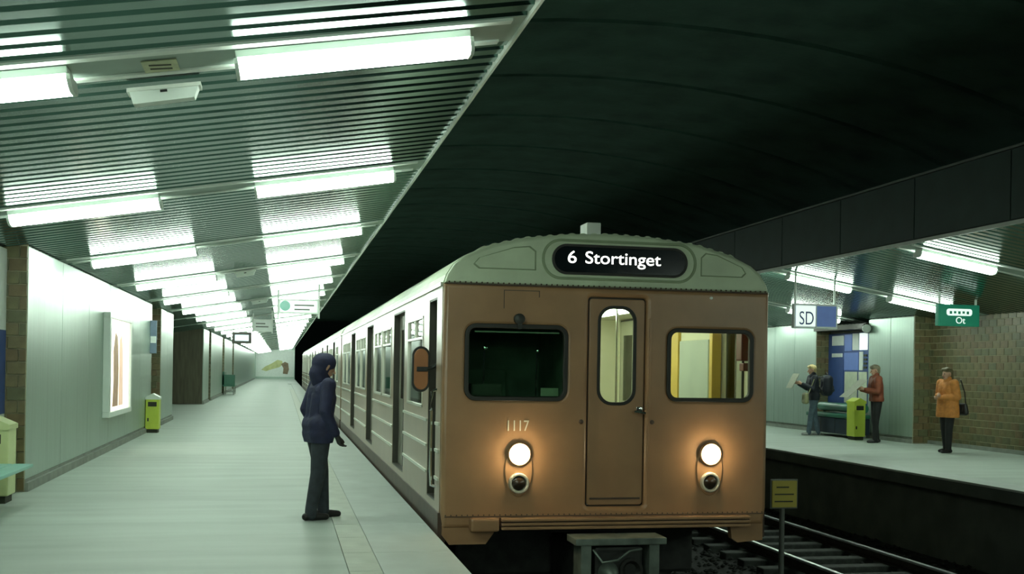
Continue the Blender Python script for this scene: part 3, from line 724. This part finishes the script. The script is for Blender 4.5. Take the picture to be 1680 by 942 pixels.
c4 = copy_tree(base); c4.location.y += 34.9; c4['label'] = 'last and most distant car of the brown train'
# ================================================================ THINGS ON THE NEAR PLATFORM
def zcl(x): return ZC + SL * (x - WL)
def emergency(x, y, w, label):
    t = thing('emergency_lamp', label, 'emergency light', (x, y, zcl(x) - .1), 'emergency lamp boxes under the ceiling')
    z = zcl(x)
    vs = [];
    for (d, zz, k) in ((0, z - .05, 1), (0, z - .125, .88)):
        for sx, sy in ((-1, -1), (1, -1), (1, 1), (-1, 1)): vs.append((x + sx * w / 2 * k, y + sy * .06 * (1 if k == 1 else .75), zz + SL * sx * w / 2))
    obj('case', vs, [(0, 1, 2, 3), (7, 6, 5, 4), (0, 1, 5, 4), (1, 2, 6, 5), (2, 3, 7, 6), (3, 0, 4, 7)], 'lamp_white', t)
    q = w / 2 + .012
    obj('lid', [(x + sx * q, y + sy * .068, z + dz + SL * sx * q) for dz in (-.058, -.035) for sx, sy in ((-1, -1), (1, -1), (1, 1), (-1, 1))], [(0, 1, 2, 3), (7, 6, 5, 4), (0, 1, 5, 4), (1, 2, 6, 5), (2, 3, 7, 6), (3, 0, 4, 7)], 'bin_white', t)
    B().tube([(x - .02, y - .07, z - .075), (x + .02, y - .07, z - .068)], .008, 6).build('clip', 'steel_dark', t)
emergency(-.72, 6.86, .40, 'white emergency lamp box hanging between the nearest row of lights')
emergency(-.67, 20.0, .34, 'small white emergency lamp box between the fourth row of lights')
emergency(-.60, 29.0, .40, 'distant white emergency lamp box behind the other two')
st = thing('inspection_label', 'yellowish printed label stuck on the channel between the nearest lights', 'label', (-.70, 6.42, zcl(-.7) - .02))
vs = [(x, y, zcl(x) - .014 + d) for d in (0, .006) for (x, y) in ((-.80, 6.36), (-.61, 6.36), (-.61, 6.585), (-.80, 6.585))]
obj('backing', vs, [(0, 1, 2, 3), (7, 6, 5, 4), (0, 1, 5, 4), (1, 2, 6, 5), (2, 3, 7, 6), (3, 0, 4, 7)], 'sticker', st)
for k in range(2):
    y = 6.42 + .075 * k
    vs = [(x, yy, zcl(x) - .016 + d) for d in (0, .003) for (x, yy) in ((-.765, y), (-.645, y + .02), (-.645, y + .045), (-.765, y + .025))]
    obj('print_line', vs, [(0, 1, 2, 3), (7, 6, 5, 4), (0, 1, 5, 4), (1, 2, 6, 5), (2, 3, 7, 6), (3, 0, 4, 7)], 'dark_ink', st)
# lit poster box on the panelled wall
po = thing('poster_lightbox', 'backlit poster box with warm picture on the pale left wall', 'poster', (WL, 20.1, .58))
B().box(WL, WL + .11, 18.75, 21.45, .59, .68, .008).box(WL, WL + .11, 18.75, 21.45, 2.24, 2.33, .008).box(WL, WL + .11, 18.75, 18.90, .68, 2.24, .008).box(WL, WL + .11, 21.30, 21.45, .68, 2.24, .008).build('frame', 'lamp_white', po)
ps = B().box(WL + .02, WL + .07, 18.9, 21.3, .68, 2.24).build('lit_sheet', 'poster_lit', po)
B().prism([(19.35, .75), (19.95, .75), (20.0, 1.4), (19.85, 1.95), (19.6, 2.02), (19.4, 1.7), (19.45, 1.2)], 'x', WL + .069, WL + .073).build('brown_picture', 'poster_brown', ps)
B().prism([(20.05, .75), (20.55, .75), (20.5, 1.6), (20.35, 2.0), (20.1, 1.9)], 'x', WL + .069, WL + .073).build('pink_picture', 'poster_pink', ps)
# niche poster at the left edge
np_ = thing('framed_poster', 'blue and white poster in the niche at the left edge', 'poster', (-3.18, 12.2, .85))
B().box(-3.19, -3.09, 10.6, 13.31, .86, 2.78, .01).build('frame', 'trim_light', np_)
B().box(-3.10, -3.083, 10.7, 13.28, 1.85, 2.74).build('white_sheet', 'white_board', np_)
B().box(-3.10, -3.083, 10.7, 13.28, .90, 1.85).build('blue_sheet', 'blue', np_)
# bins
def bin_(name, label, x0, x1, y0, y1, h, m, lid, grp=None, slot=None):
    t = thing(name, label, 'bin', ((x0 + x1) / 2, (y0 + y1) / 2, 0), grp)
    B().box(x0 + .03, x1 - .03, y0 + .03, y1 - .03, 0, .08).build('foot', 'bin_dark', t)
    B().box(x0, x1, y0, y1, .08, h, .015).build('body', m, t)
    mx = (x0 + x1) / 2
    B().prism([(x0 - .012, h - .02), (x1 + .012, h - .02), (x1 + .012, h + .03), (mx, h + .11), (x0 - .012, h + .03)], 'y', y0 - .012, y1 + .012).build('lid', lid, t)
    B().box(mx - .09, mx + .09, y0 - .006, y0 + .01, h - .17, h - .07, .004).build('slot', 'bin_dark', t)
    B().box(x0 + .04, x0 + .07, y0 - .005, y0 + .01, .25, .32).build('lock', 'steel_dark', t)
    return t
bin_('litter_bin', 'pale yellow litter bin behind the teal bench at left edge', -3.12, -2.79, 12.2, 12.55, .80, 'bin_yellow', 'bin_yellow')
bin_('litter_bin', 'lime yellow litter bin with white lid against the left wall', -2.86, -2.58, 24.45, 24.8, .74, 'lime', 'bin_white')
# teal bench at the edge of the view
bt = thing('bench', 'teal slatted bench end jutting in at the left edge', 'bench', (-2.8, 11.0, 0))
for k in range(3): B().box(-3.06 + .2 * k, -2.87 + .2 * k, 9.6, 11.85, .42, .455, .008).build('seat_slat', 'teal', bt)
for y in (9.7, 10.3):
    B().box(-3.05, -2.48, y, y + .05, .37, .42).build('seat_bracket', 'steel_dark', bt)
    B().box(-3.0, -2.95, y, y + .05, 0, .37).build('leg', 'steel_dark', bt); B().box(-2.62, -2.57, y, y + .05, 0, .37).build('leg', 'steel_dark', bt)
# blue projecting plate
ws = thing('projecting_sign', 'small blue grey sign projecting from the wall above the lime bin', 'sign', (-2.8, 25.3, 1.7))
B().box(-2.87, -2.73, 25.17, 25.21, 1.72, 2.45, .006).build('plate', 'blue_grey', ws); B().box(-2.86, -2.74, 25.162, 25.172, 1.95, 2.1).build('white_band', 'white_board', ws)
# hanging monitor and hanging signs further along
def hanging(name, label, cat, x0, x1, z0, z1, y, mface, mframe, posts=True, extra=None, below=0.):
    t = thing(name, label, cat, ((x0 + x1) / 2, y, z0), None)
    B().box(x0, x1, y - .05, y + .05, z0, z1, .01).build('case', mframe, t)
    e = .11 if name == 'information_screen' else .04
    B().box(x0 + e, x1 - e, y - .058, y - .045, z0 + e, z1 - e).build('face', mface, t)
    for x in (x0 + .05, x1 - .05) if not below else (x0 - .01, x1 + .01):
        zt = zcl(x) + .03 if x < 5 else ZC + SL * (2 * CX - x - WL) + .03
        B().tube([(x, y, z1 - .02 if not below else z0 - below), (x, y, zt)], .022, 8).build('hanger_rod', 'lamp_white', t)
    if extra: extra(t)
    return t
hanging('information_screen', 'lit information screen in dark casing hanging by the left wall', 'screen', -1.94, -1.19, 2.33, 2.79, 44, 'screen_lit', 'jamb')
def ex1(t):
    B().lathe((.05, 25.945, 2.90), (0, -1, 0), [(0, .12), (.006, .12)], 20).build('round_mark', 'teal', t)
    B().box(.26, .62, 25.935, 25.947, 2.80, 2.84).box(.26, .72, 25.935, 25.947, 2.90, 2.94).build('print_line', 'post_grey', t)
hanging('hanging_sign', 'broad pale hanging sign with two long white rods over the platform', 'sign', -.10, .82, 2.72, 3.06, 26, 'sign_white_lit', 'lamp_white', extra=ex1, below=.1)
def ex2(t):
    B().box(-.85, -.45, 35.935, 35.947, 2.72, 2.76).box(-.85, -.55, 35.935, 35.947, 2.82, 2.86).build('print_line', 'post_grey', t)
hanging('hanging_sign', 'smaller grey green hanging sign farther along, left of the broad one', 'sign', -.93, -.34, 2.58, 2.98, 36, 'white_board', 'conduit', extra=ex2, below=.05)
# dark bench far along the wall
fb_ = thing('bench', 'dark green bench with tubular legs far along the left wall', 'bench', (-2.5, 56, 0))
B().box(-2.85, -2.25, 55.0, 57.0, .42, .50, .02).build('seat', 'bench_green', fb_)
B().box(-2.86, -2.76, 55.0, 57.0, .50, 1.15, .02).build('backrest', 'bench_green', fb_)
B().box(-2.86, -2.25, 55.0, 55.06, .5, 1.0, .02).build('end_panel', 'bench_green', fb_)
for y in (55.1, 56.9):
    for x in (-2.78, -2.32): B().tube([(x, y, 0), (x, y, .43)], .025, 8).build('leg', 'chrome', fb_)
    B().tube([(-2.78, y, .15), (-2.32, y, .15)], .015, 6).build('stretcher', 'chrome', fb_)

# ================================================================ THINGS ON AND BY THE FAR PLATFORM
ys = thing('track_sign', 'yellow warning board on a grey post between the tracks', 'sign', (5.54, 11.3, -1.3))
B().tube([(5.54, 11.33, -1.35), (5.54, 11.33, .26)], .03, 10).build('post', 'post_grey', ys, smooth=True)
yb_ = B().box(5.39, 5.69, 11.27, 11.29, .0, .30, .006).build('board', 'yellow_sign', ys)
B().box(5.375, 5.705, 11.285, 11.30, -.015, .315, .004).build('rim', 'post_grey', ys)
for k, (a, c) in enumerate(((.05, .2), (.03, .26), (.03, .25))): B().box(5.39 + a, 5.39 + c, 11.266, 11.272, .22 - .08 * k, .235 - .08 * k).build('print_line', 'dark_ink', yb_)
# information board in the niche
ib = thing('information_board', 'tall blue and white information board in the far niche', 'board', (14.05, 25.3, .7))
B().box(14.03, 14.09, 24.15, 26.15, .74, 2.56, .01).build('back_panel', 'blue', ib)
sh = [(25.95, 25.35, 2.25, 2.50, 'white_board'), (25.30, 24.95, 2.10, 2.52, 'blue_lit'), (24.92, 24.62, 2.12, 2.54, 'white_board'), (24.58, 24.20, 2.12, 2.54, 'sign_white_lit'),
      (25.95, 25.42, 1.95, 2.05, 'white_board'), (25.32, 24.62, 1.62, 2.06, 'blue_lit'), (25.28, 24.66, .80, 1.58, 'map_cream'), (24.60, 24.20, .80, 1.58, 'map_cream'), (24.58, 24.40, 1.62, 2.08, 'white_board'), (26.0, 25.35, .82, 1.9, 'blue')]
for (a, c, z0, z1, m) in sh: B().box(14.018, 14.032, c, a, z0, z1).build('printed_sheet', m, ib)
for k in range(4): B().box(14.014, 14.03, 24.22, 24.37, 1.66 + .1 * k, 1.71 + .1 * k).build('black_mark', 'dark_ink', ib)
sc = thing('security_camera', 'round white camera head at the end of the dark lintel', 'camera', (13.6, 23.62, 2.6))
B().lathe((13.62, 23.62, 2.62), (-.3, -1, -.1), [(0, .07), (.1, .10), (.14, .10), (.17, .06)], 16).build('housing', 'lamp_white', sc, smooth=True)
B().lathe((13.68, 23.70, 2.63), (.2, -1, 0), [(0, .12), (.05, .13), (.07, .08)], 14).build('mount', 'steel_dark', sc, smooth=True)
# hanging signs
def mir(x): return ZC + SL * (2 * CX - x - WL)
def ex3(t):
    B().box(9.73, 10.14, 19.435, 19.447, 2.43, 2.83).build('white_half', 'sign_white_lit', t)
    text('lettering', 'SD', 'blue', t, 9.80, 10.10, 2.46, 2.72, 19.434)
    B().box(10.145, 10.165, 19.43, 19.447, 2.40, 2.86).build('divider', 'white_board', t)
h1 = hanging('hanging_sign', 'blue hanging sign with a white left half on two rods over the far platform', 'sign', 9.69, 10.62, 2.39, 2.87, 19.5, 'blue_lit', 'white_board', extra=ex3)
def ex4(t):
    g = plate('white_strip', rrect(12.32, 12.86, 2.66, 2.79, .05), [], 18.434, .012, 'sign_white_lit', t)
    for k in range(5): B().box(12.38 + .09 * k, 12.43 + .09 * k, 18.428, 18.436, 2.69 + .01 * (k % 2), 2.745).build('faint_mark', 'green_sign', g)
    text('lettering', 'Ot', 'sign_white_lit', t, 12.52, 12.72, 2.51, 2.635, 18.441)
h2 = hanging('exit_sign', 'green hanging exit sign with white lettering at right over the far platform', 'sign', 12.15, 13.03, 2.46, 2.87, 18.5, 'green_sign', 'green_sign', extra=ex4)
# bench and bin between the two readers
bb = thing('bench', 'dark green padded bench between the two newspaper readers', 'bench', (13.35, 24.2, 0))
B().box(13.05, 13.62, 23.35, 25.35, .08, .46, .02).build('base_box', 'bench_navy', bb)
B().box(13.02, 13.62, 23.3, 25.4, .46, .56, .04).build('seat', 'bench_green', bb)
B().tube([(13.45, 23.3, .70), (13.45, 25.4, .70)], .11, 14).build('back_roll', 'bench_green', bb, smooth=True)
for y in (23.5, 25.2): B().box(13.43, 13.47, y, y + .05, .5, .68).build('bracket', 'steel_dark', bb)
for y in (23.95, 24.65): B().box(13.045, 13.055, y, y + .02, .1, .45).build('panel_joint', 'rubber', bb)
bin_('litter_bin', 'bright lime litter bin beside the reader in the red jacket', 12.88, 13.16, 22.75, 23.10, .86, 'lime', 'lime')
# ================================================================ PEOPLE
def fuse(name, prims, voxel, parent, smooth_it=3, cut=None):
    """Union of capsules and ellipsoids as ONE continuous surface; colours follow the nearest shape."""
    bm = bmesh.new()
    def ball(c, r, rot=None):
        g = bmesh.ops.create_icosphere(bm, subdivisions=2 if max(r) < .04 else 3, radius=1)['verts']
        mt = Matrix.Translation(c) @ (rot or Matrix.Identity(4)) @ Matrix.Diagonal((*r, 1))
        for v in g: v.co = mt @ v.co
    for p in prims:
        if p[0] == 'c':
            a, b_, ra, rb = Vector(p[1]), Vector(p[2]), p[3], p[4]; d = b_ - a; L = d.length
            if L > 1e-4:
                g = bmesh.ops.create_cone(bm, cap_ends=True, segments=16, radius1=ra, radius2=rb, depth=L)['verts']
                mt = Matrix.Translation((a + b_) / 2) @ d.to_track_quat('Z', 'Y').to_matrix().to_4x4()
                for v in g: v.co = mt @ v.co
            ball(a, (ra,) * 3); ball(b_, (rb,) * 3)
        else: ball(Vector(p[1]), p[2])
    me = bpy.data.meshes.new(name); bm.to_mesh(me); bm.free()
    t = bpy.data.objects.new('tmp', me); COL.objects.link(t)
    md = t.modifiers.new('r', 'REMESH'); md.mode = 'VOXEL'; md.voxel_size = voxel
    dg = bpy.context.evaluated_depsgraph_get(); m2 = bpy.data.meshes.new_from_object(t.evaluated_get(dg))
    bpy.data.objects.remove(t); bpy.data.meshes.remove(me)
    bm = bmesh.new(); bm.from_mesh(m2)
    for _ in range(smooth_it): bmesh.ops.smooth_vert(bm, verts=bm.verts, factor=.5, use_axis_x=True, use_axis_y=True, use_axis_z=True)
    if cut is not None:                      # clean straight hem
        bmesh.ops.bisect_plane(bm, geom=list(bm.verts) + list(bm.edges) + list(bm.faces), plane_co=(0, 0, cut), plane_no=(0, 0, 1), clear_inner=True)
        bmesh.ops.holes_fill(bm, edges=[e for e in bm.edges if e.is_boundary], sides=0)
    mats = []
    for p in prims:
        if p[-1] not in mats: mats.append(p[-1])
    def dist(p, q):
        if p[0] == 'c':
            a, b_ = Vector(p[1]), Vector(p[2]); d = b_ - a; L2 = d.length_squared
            u = max(0, min(1, (q - a).dot(d) / L2)) if L2 else 0
            return (q - a - d * u).length - (p[3] + (p[4] - p[3]) * u)
        e = Vector([(q[i] - p[1][i]) / p[2][i] for i in range(3)]); return (e.length - 1) * min(p[2])
    multi = len(mats) > 1
    if multi:
        for f in bm.faces:
            c = f.calc_center_median(); f.material_index = mats.index(min(prims, key=lambda p: dist(p, c))[-1])
    for f in bm.faces: f.smooth = True
    m2.materials.clear()
    for q in mats: m2.materials.append(M(q))
    bm.to_mesh(m2); bm.free()
    m2.name = name; o = bpy.data.objects.new(name, m2); COL.objects.link(o); o.parent = parent
    return o
def hand(wr, dr, side, curl=.5, m='skin'):
    """Palm, four unequal bent fingers and a thumb; dr = direction of the hand, side = thumb direction."""
    wr, d, s = Vector(wr), Vector(dr).normalized(), Vector(side).normalized(); n = d.cross(s).normalized()
    out = [('c', wr, wr + d * .075, .024, .030, m), ('c', wr + s * .012, wr + d * .075 + s * .02, .02, .022, m)]
    for k, L in enumerate((.068, .078, .072, .055)):
        r0 = wr + d * .085 + s * (.028 - .019 * k); m1 = r0 + (d * (1 - curl * .3) + n * curl * .6) * L * .55; m2 = m1 + (d * (.8 - curl) + n * curl * 1.2) * L * .5
        out += [('c', r0, m1, .0095, .0085, m), ('c', m1, m2, .0085, .0075, m)]
    t0 = wr + d * .03 + s * .03; t1 = t0 + (s * .7 + d * .7) * .035; out += [('c', t0, t1, .0115, .010, m), ('c', t1, t1 + (d * .9 + n * .3 * curl) * .03, .010, .008, m)]
    return out
def human(t, P, c, vox=.009):
    """P: joints in the person's own frame (x right, y forward, z up); c: materials."""
    hz = Vector(P['head']); nk = Vector(P['neck']); hd = Vector(P.get('face', (0, 1, 0))).normalized(); rt = hd.cross(Vector((0, 0, 1))).normalized(); up = rt.cross(hd)
    at = lambda x, y, z: hz + rt * x + hd * y + up * z
    sk = 'skin'
    body = [('c', at(0, -.012, .03), at(0, -.02, .02), .085, .088, sk), ('c', at(0, .02, .0), at(0, .035, -.07), .070, .045, sk), ('c', at(0, .02, -.05), at(0, .062, -.085), .045, .022, sk),
            ('c', at(0, .085, .01), at(0, .108, -.022), .010, .014, sk), ('c', at(-.086, -.005, .01), at(-.086, -.01, -.03), .016, .012, sk), ('c', at(.086, -.005, .01), at(.086, -.01, -.03), .016, .012, sk),
            ('c', at(-.033, .082, .012), at(-.027, .083, .012), .006, .006, 'eye'), ('c', at(.033, .082, .012), at(.027, .083, .012), .006, .006, 'eye'),
            ('c', at(-.02, .082, -.052), at(.02, .082, -.052), .009, .009, 'lips'),
            ('c', nk - Vector((0, .0, .06)), at(0, -.02, -.07), .058, .052, sk)]
    ch, pv = Vector(P['chest']), Vector(P['pelvis'])
    body += [('c', nk - Vector((0, 0, .03)), ch, .06, .10, sk), ('c', ch + Vector((.06, 0, 0)), pv + Vector((.05, 0, 0)), .10, .10, sk), ('c', ch - Vector((.06, 0, 0)), pv - Vector((.05, 0, 0)), .10, .10, sk)]
    jk, tr = [], []
    w = c.get('bulk', 1.0)
    jk += [('c', ch + Vector((.075, 0, .06)), ch + Vector((-.075, 0, .06)), .115 * w, .115 * w, c['top']), ('c', ch + Vector((.06, .0, 0)), pv + Vector((.05, 0, .05)), .13 * w, .125 * w, c['top']),
           ('c', ch + Vector((-.06, .0, 0)), pv + Vector((-.05, 0, .05)), .13 * w, .125 * w, c['top']), ('c', nk - Vector((0, .0, .035)), nk + Vector((0, -.012, .02)), .085, .072, c['top'])]
    for q in c.get('hem', []): jk += [('c', pv + Vector((q[0], q[1], q[2])), pv + Vector((-q[0], q[1], q[2])), q[3], q[3], c['top'])]
    for s in 'LR':
        sh, el, wr = Vector(P['sh' + s]), Vector(P['el' + s]), Vector(P['wr' + s])
        body += [('c', sh, el, .05, .042, sk), ('c', el, wr, .042, .028, sk)]
        d = (wr - el).normalized(); tipd = Vector(P.get('hd' + s, d)); body += hand(wr + d * .01, tipd, P.get('th' + s, (0, 1, 0)), P.get('curl', .6), c.get('hand', 'skin'))
        jk += [('c', sh, el, .078 * w, .062 * w, c['top']), ('c', el, wr - d * .015, .062 * w, .047 * w, c['top']), ('c', sh, ch + Vector((0, 0, .03)), .075 * w, .09 * w, c['top'])]
        hp, kn, an = Vector(P['hip' + s]), Vector(P['kn' + s]), Vector(P['an' + s])
        body += [('c', hp, kn, .075, .052, sk), ('c', kn, an, .05, .034, sk), ('c', pv, hp, .09, .08, sk)]
        ft = Vector(P.get('toe' + s, (0, 1, 0))).normalized()
        body += [('c', an, an + ft * .08 - Vector((0, 0, .045)), .03, .02, sk)]
        tr += [('c', pv + Vector((0, 0, .03)), hp, .115, .095, c['legs']), ('c', hp, kn, .098, .074, c['legs']), ('c', kn, an + Vector((0, 0, .02)), .073, .058, c['legs']), ('c', an + Vector((0, 0, .02)), an - Vector((0, 0, .025)), .058, .060, c['legs'])]
        so = [('c', an + Vector((0, 0, -.045)) - ft * .05, an + ft * .02 + Vector((0, 0, -.035)), .040, .046, c['shoes']), ('c', an + ft * .02 + Vector((0, 0, -.045)), an + ft * .155 + Vector((0, 0, -.055)), .043, .033, c['shoes'])]
        fuse('shoe', so, vox, t, 2)
    fuse('body', body, vox * .8, t, 2)
    fuse('jacket', jk, vox, t, 4, cut=pv.z + min([q[2] for q in c.get('hem', [])] + [0.02]) - .05); fuse('trousers', tr, vox, t, 3)
    if c.get('hair'):
        h = [('c', at(0, -.02, .05), at(0, -.045, .03), .088, .092, c['hair']), ('c', at(0, -.05, .02), at(0, -.055, -.04), .078, .062, c['hair']), ('c', at(-.05, .03, .085), at(.05, .03, .085), .042, .042, c['hair'])]
        for e in c.get('hair_extra', []): h.append(('c', at(*e[0]), at(*e[1]), e[2], e[3], c['hair']))
        fuse('hair', h, vox, t, 2)
    if c.get('hood'):
        h = [('c', at(0, -.01, .04), at(0, -.05, .02), .098, .102, c['hood']), ('c', at(0, -.04, .0), at(0, -.05, -.09), .094, .088, c['hood']), ('c', at(0, -.05, -.09), nk + Vector((0, -.03, -.02)), .088, .09, c['hood'])]
        fuse('hood', h, vox, t, 3)
    return at
def stand(h=1.70, lean=0.0, stride=.0, spread=.10):
    k = h / 1.70
    P = dict(head=(0, lean * 1.6 + .02, 1.585), neck=(0, lean * 1.3, 1.47), chest=(0, lean, 1.26), pelvis=(0, 0, .96), hipL=(-.09, 0, .90), hipR=(.09, 0, .90),
             knL=(-spread, stride * .5 + .02, .49), knR=(spread, -stride * .5 + .02, .49), anL=(-spread, stride, .09), anR=(spread, -stride, .09),
             shL=(-.185, lean * 1.2, 1.40), shR=(.185, lean * 1.2, 1.40), elL=(-.24, lean - .02, 1.13), elR=(.24, lean - .02, 1.13), wrL=(-.24, lean + .08, .90), wrR=(.24, lean + .08, .90))
    return {a: tuple(v * k for v in b_) for a, b_ in P.items()}
def sheet_of_paper(name, label, loc, rz, w, h, tilt):
    t = thing(name, label, 'newspaper', loc, None, rz)
    for s in (-1, 1):
        vs = []; n = 5
        for d in (0, .006):
            for i in range(n + 1):
                for z in (-h / 2, h / 2):
                    u = i / n; x = s * w * u; y = .10 * u * u + .02 * math.sin(u * 4) + d; vs.append((x, y + z * tilt, z))
        m_ = 2 * (n + 1); fs = []
        for i in range(n):
            a = 2 * i; fs += [(a, a + 2, a + 3, a + 1), (m_ + a, m_ + a + 1, m_ + a + 3, m_ + a + 2), (a, m_ + a, m_ + a + 2, a + 2), (a + 1, a + 3, m_ + a + 3, m_ + a + 1)]
        fs += [(0, 1, m_ + 1, m_), (2 * n, m_ + 2 * n, m_ + 2 * n + 1, 2 * n + 1)]
        obj('page', vs, fs, 'paper', t, smooth=True, local=True)
    return t
# --- person in the dark blue hooded jacket near the train (seen from behind)
p = thing('person', 'person in dark navy hooded jacket and dark trousers standing beside the train', 'person', (.36, 10.8, 0), None, math.radians(-72))
P = stand(1.60, .03, .10, .09)
P.update(face=(0, .93, -.37), elL=(-.235, -.05, 1.07), wrL=(-.21, .06, .84), elR=(.235, -.02, 1.07), wrR=(.22, .10, .84), thL=(.5, 1, 0), thR=(-.5, 1, 0))
human(p, P, dict(top='navy_coat', legs='slate', shoes='shoe_black', hood='navy_coat', hand='bag_black', hem=[(.09, 0, .02, .135), (.095, 0, -.06, .13), (.09, 0, -.10, .12)], bulk=.95), .008)
# --- reader with blond hair and backpack
p = thing('person', 'blond person in navy jacket and jeans reading, wearing a dark backpack', 'person', (12.80, 24.55, 0), None, math.radians(80))
P = stand(1.72, .03, .14, .09)
P.update(elL=(-.25, .10, 1.15), wrL=(-.17, .34, 1.26), elR=(.25, .10, 1.15), wrR=(.17, .34, 1.26), thL=(.3, 0, 1), thR=(-.3, 0, 1), face=(0, .96, -.28), hdL=(.2, 1, .3), hdR=(-.2, 1, .3))
human(p, P, dict(top='navy_dark', legs='denim', shoes='shoe_pale', hair='hair_blond', hem=[(.08, 0, .0, .13), (.08, 0, -.06, .12)]), .01)
bk = thing('backpack', 'bulky dark backpack on the blond reader', 'backpack', (13.08, 24.5, .95), None, math.radians(80))
fuse('sack', [('c', (-.10, -.02, .15), (.10, -.02, .15), .13, .13, 'navy_dark'), ('c', (-.10, -.03, .42), (.10, -.03, .42), .12, .12, 'navy_dark'), ('c', (-.1, -.02, .15), (-.1, -.03, .42), .13, .12, 'navy_dark'), ('c', (.1, -.02, .15), (.1, -.03, .42), .13, .12, 'navy_dark')], .012, bk)
fuse('front_pocket', [('c', (-.08, -.14, .17), (.08, -.14, .17), .06, .06, 'slate'), ('c', (-.07, -.14, .24), (.07, -.14, .24), .05, .05, 'slate')], .012, bk)
for s in (-1, 1): B().tube([(s * .11, .10, .10), (s * .14, .22, .25), (s * .13, .24, .45), (s * .11, .10, .50)], .018, 6).build('strap', 'bag_black', bk, local=True)
B().tube([(-.05, -.02, .55), (0, -.02, .60), (.05, -.02, .55)], .012, 6).build('handle', 'bag_black', bk, local=True)
sheet_of_paper('newspaper', 'open newspaper held up by the blond reader', (12.36, 24.63, 1.33), math.radians(80), .26, .36, -.5)
sb = thing('shoulder_bag', 'tan bag hanging in front of the blond reader', 'bag', (12.52, 24.45, .78), None, math.radians(80))
fuse('pouch', [('c', (-.1, 0, .05), (.1, 0, .05), .06, .06, 'bag_tan'), ('c', (-.1, 0, .22), (.1, 0, .22), .05, .05, 'bag_tan'), ('c', (-.1, 0, .05), (-.1, 0, .22), .06, .05, 'bag_tan'), ('c', (.1, 0, .05), (.1, 0, .22), .06, .05, 'bag_tan'), ('c', (0, 0, .05), (0, 0, .22), .06, .05, 'bag_tan')], .012, sb)
B().tube([(-.14, -.02, .22), (-.12, -.12, .45), (-.16, -.16, .60)], .012, 6).build('strap', 'bag_tan', sb, local=True)
# --- reader in the red jacket
p = thing('person', 'grey haired person in rust red jacket and black trousers reading', 'person', (12.90, 21.85, 0), None, math.radians(78))
P = stand(1.72, .02, .05, .10)
P.update(elL=(-.25, .06, 1.14), wrL=(-.15, .30, 1.18), elR=(.25, .06, 1.14), wrR=(.15, .30, 1.18), thL=(.3, 0, 1), thR=(-.3, 0, 1), face=(0, .95, -.3), hdL=(.2, 1, .2), hdR=(-.2, 1, .2))
human(p, P, dict(top='red_coat', legs='black_cloth', shoes='shoe_black', hair='hair_grey', hem=[(.09, 0, .0, .135)], bulk=1.1), .01)
sheet_of_paper('newspaper', 'open newspaper held low by the reader in the red jacket', (12.48, 21.94, 1.20), math.radians(78), .30, .40, -1.1)
# --- person in the orange coat
p = thing('person', 'person in orange coat and dark trousers standing by the brick wall', 'person', (12.82, 19.1, 0), None, math.radians(98))
P = stand(1.66, .01, .05, .09)
P.update(elL=(-.26, .0, 1.10), wrL=(-.02, .22, 1.08), elR=(.26, .0, 1.10), wrR=(.04, .22, 1.12), hdL=(1, .2, .0), hdR=(-1, .2, .0), thL=(0, 0, 1), thR=(0, 0, 1), face=(0, 1, -.1))
human(p, P, dict(top='orange_coat', legs='black_cloth', shoes='shoe_black', hair='hair_brown', hair_extra=[((0, -.07, -.02), (0, -.08, -.10), .07, .06)], hem=[(.085, 0, .06, .15), (.085, 0, .0, .152), (.088, 0, -.05, .155), (.09, 0, -.10, .158), (.09, 0, -.15, .16), (.09, 0, -.19, .16)], bulk=1.12), .01)
hb = thing('handbag', 'black handbag hanging behind the person in orange', 'bag', (13.08, 19.02, .74), None, math.radians(98))
fuse('pouch', [('c', (-.1, 0, .06), (.1, 0, .06), .06, .06, 'bag_black'), ('c', (-.08, 0, .2), (.08, 0, .2), .045, .045, 'bag_black'), ('c', (-.1, 0, .06), (-.08, 0, .2), .06, .045, 'bag_black'), ('c', (.1, 0, .06), (.08, 0, .2), .06, .045, 'bag_black'), ('c', (0, 0, .06), (0, 0, .2), .06, .045, 'bag_black')], .012, hb)
B().tube([(-.1, 0, .22), (-.13, .06, .45), (-.17, .20, .70)], .012, 6).build('strap', 'bag_black', hb, local=True)
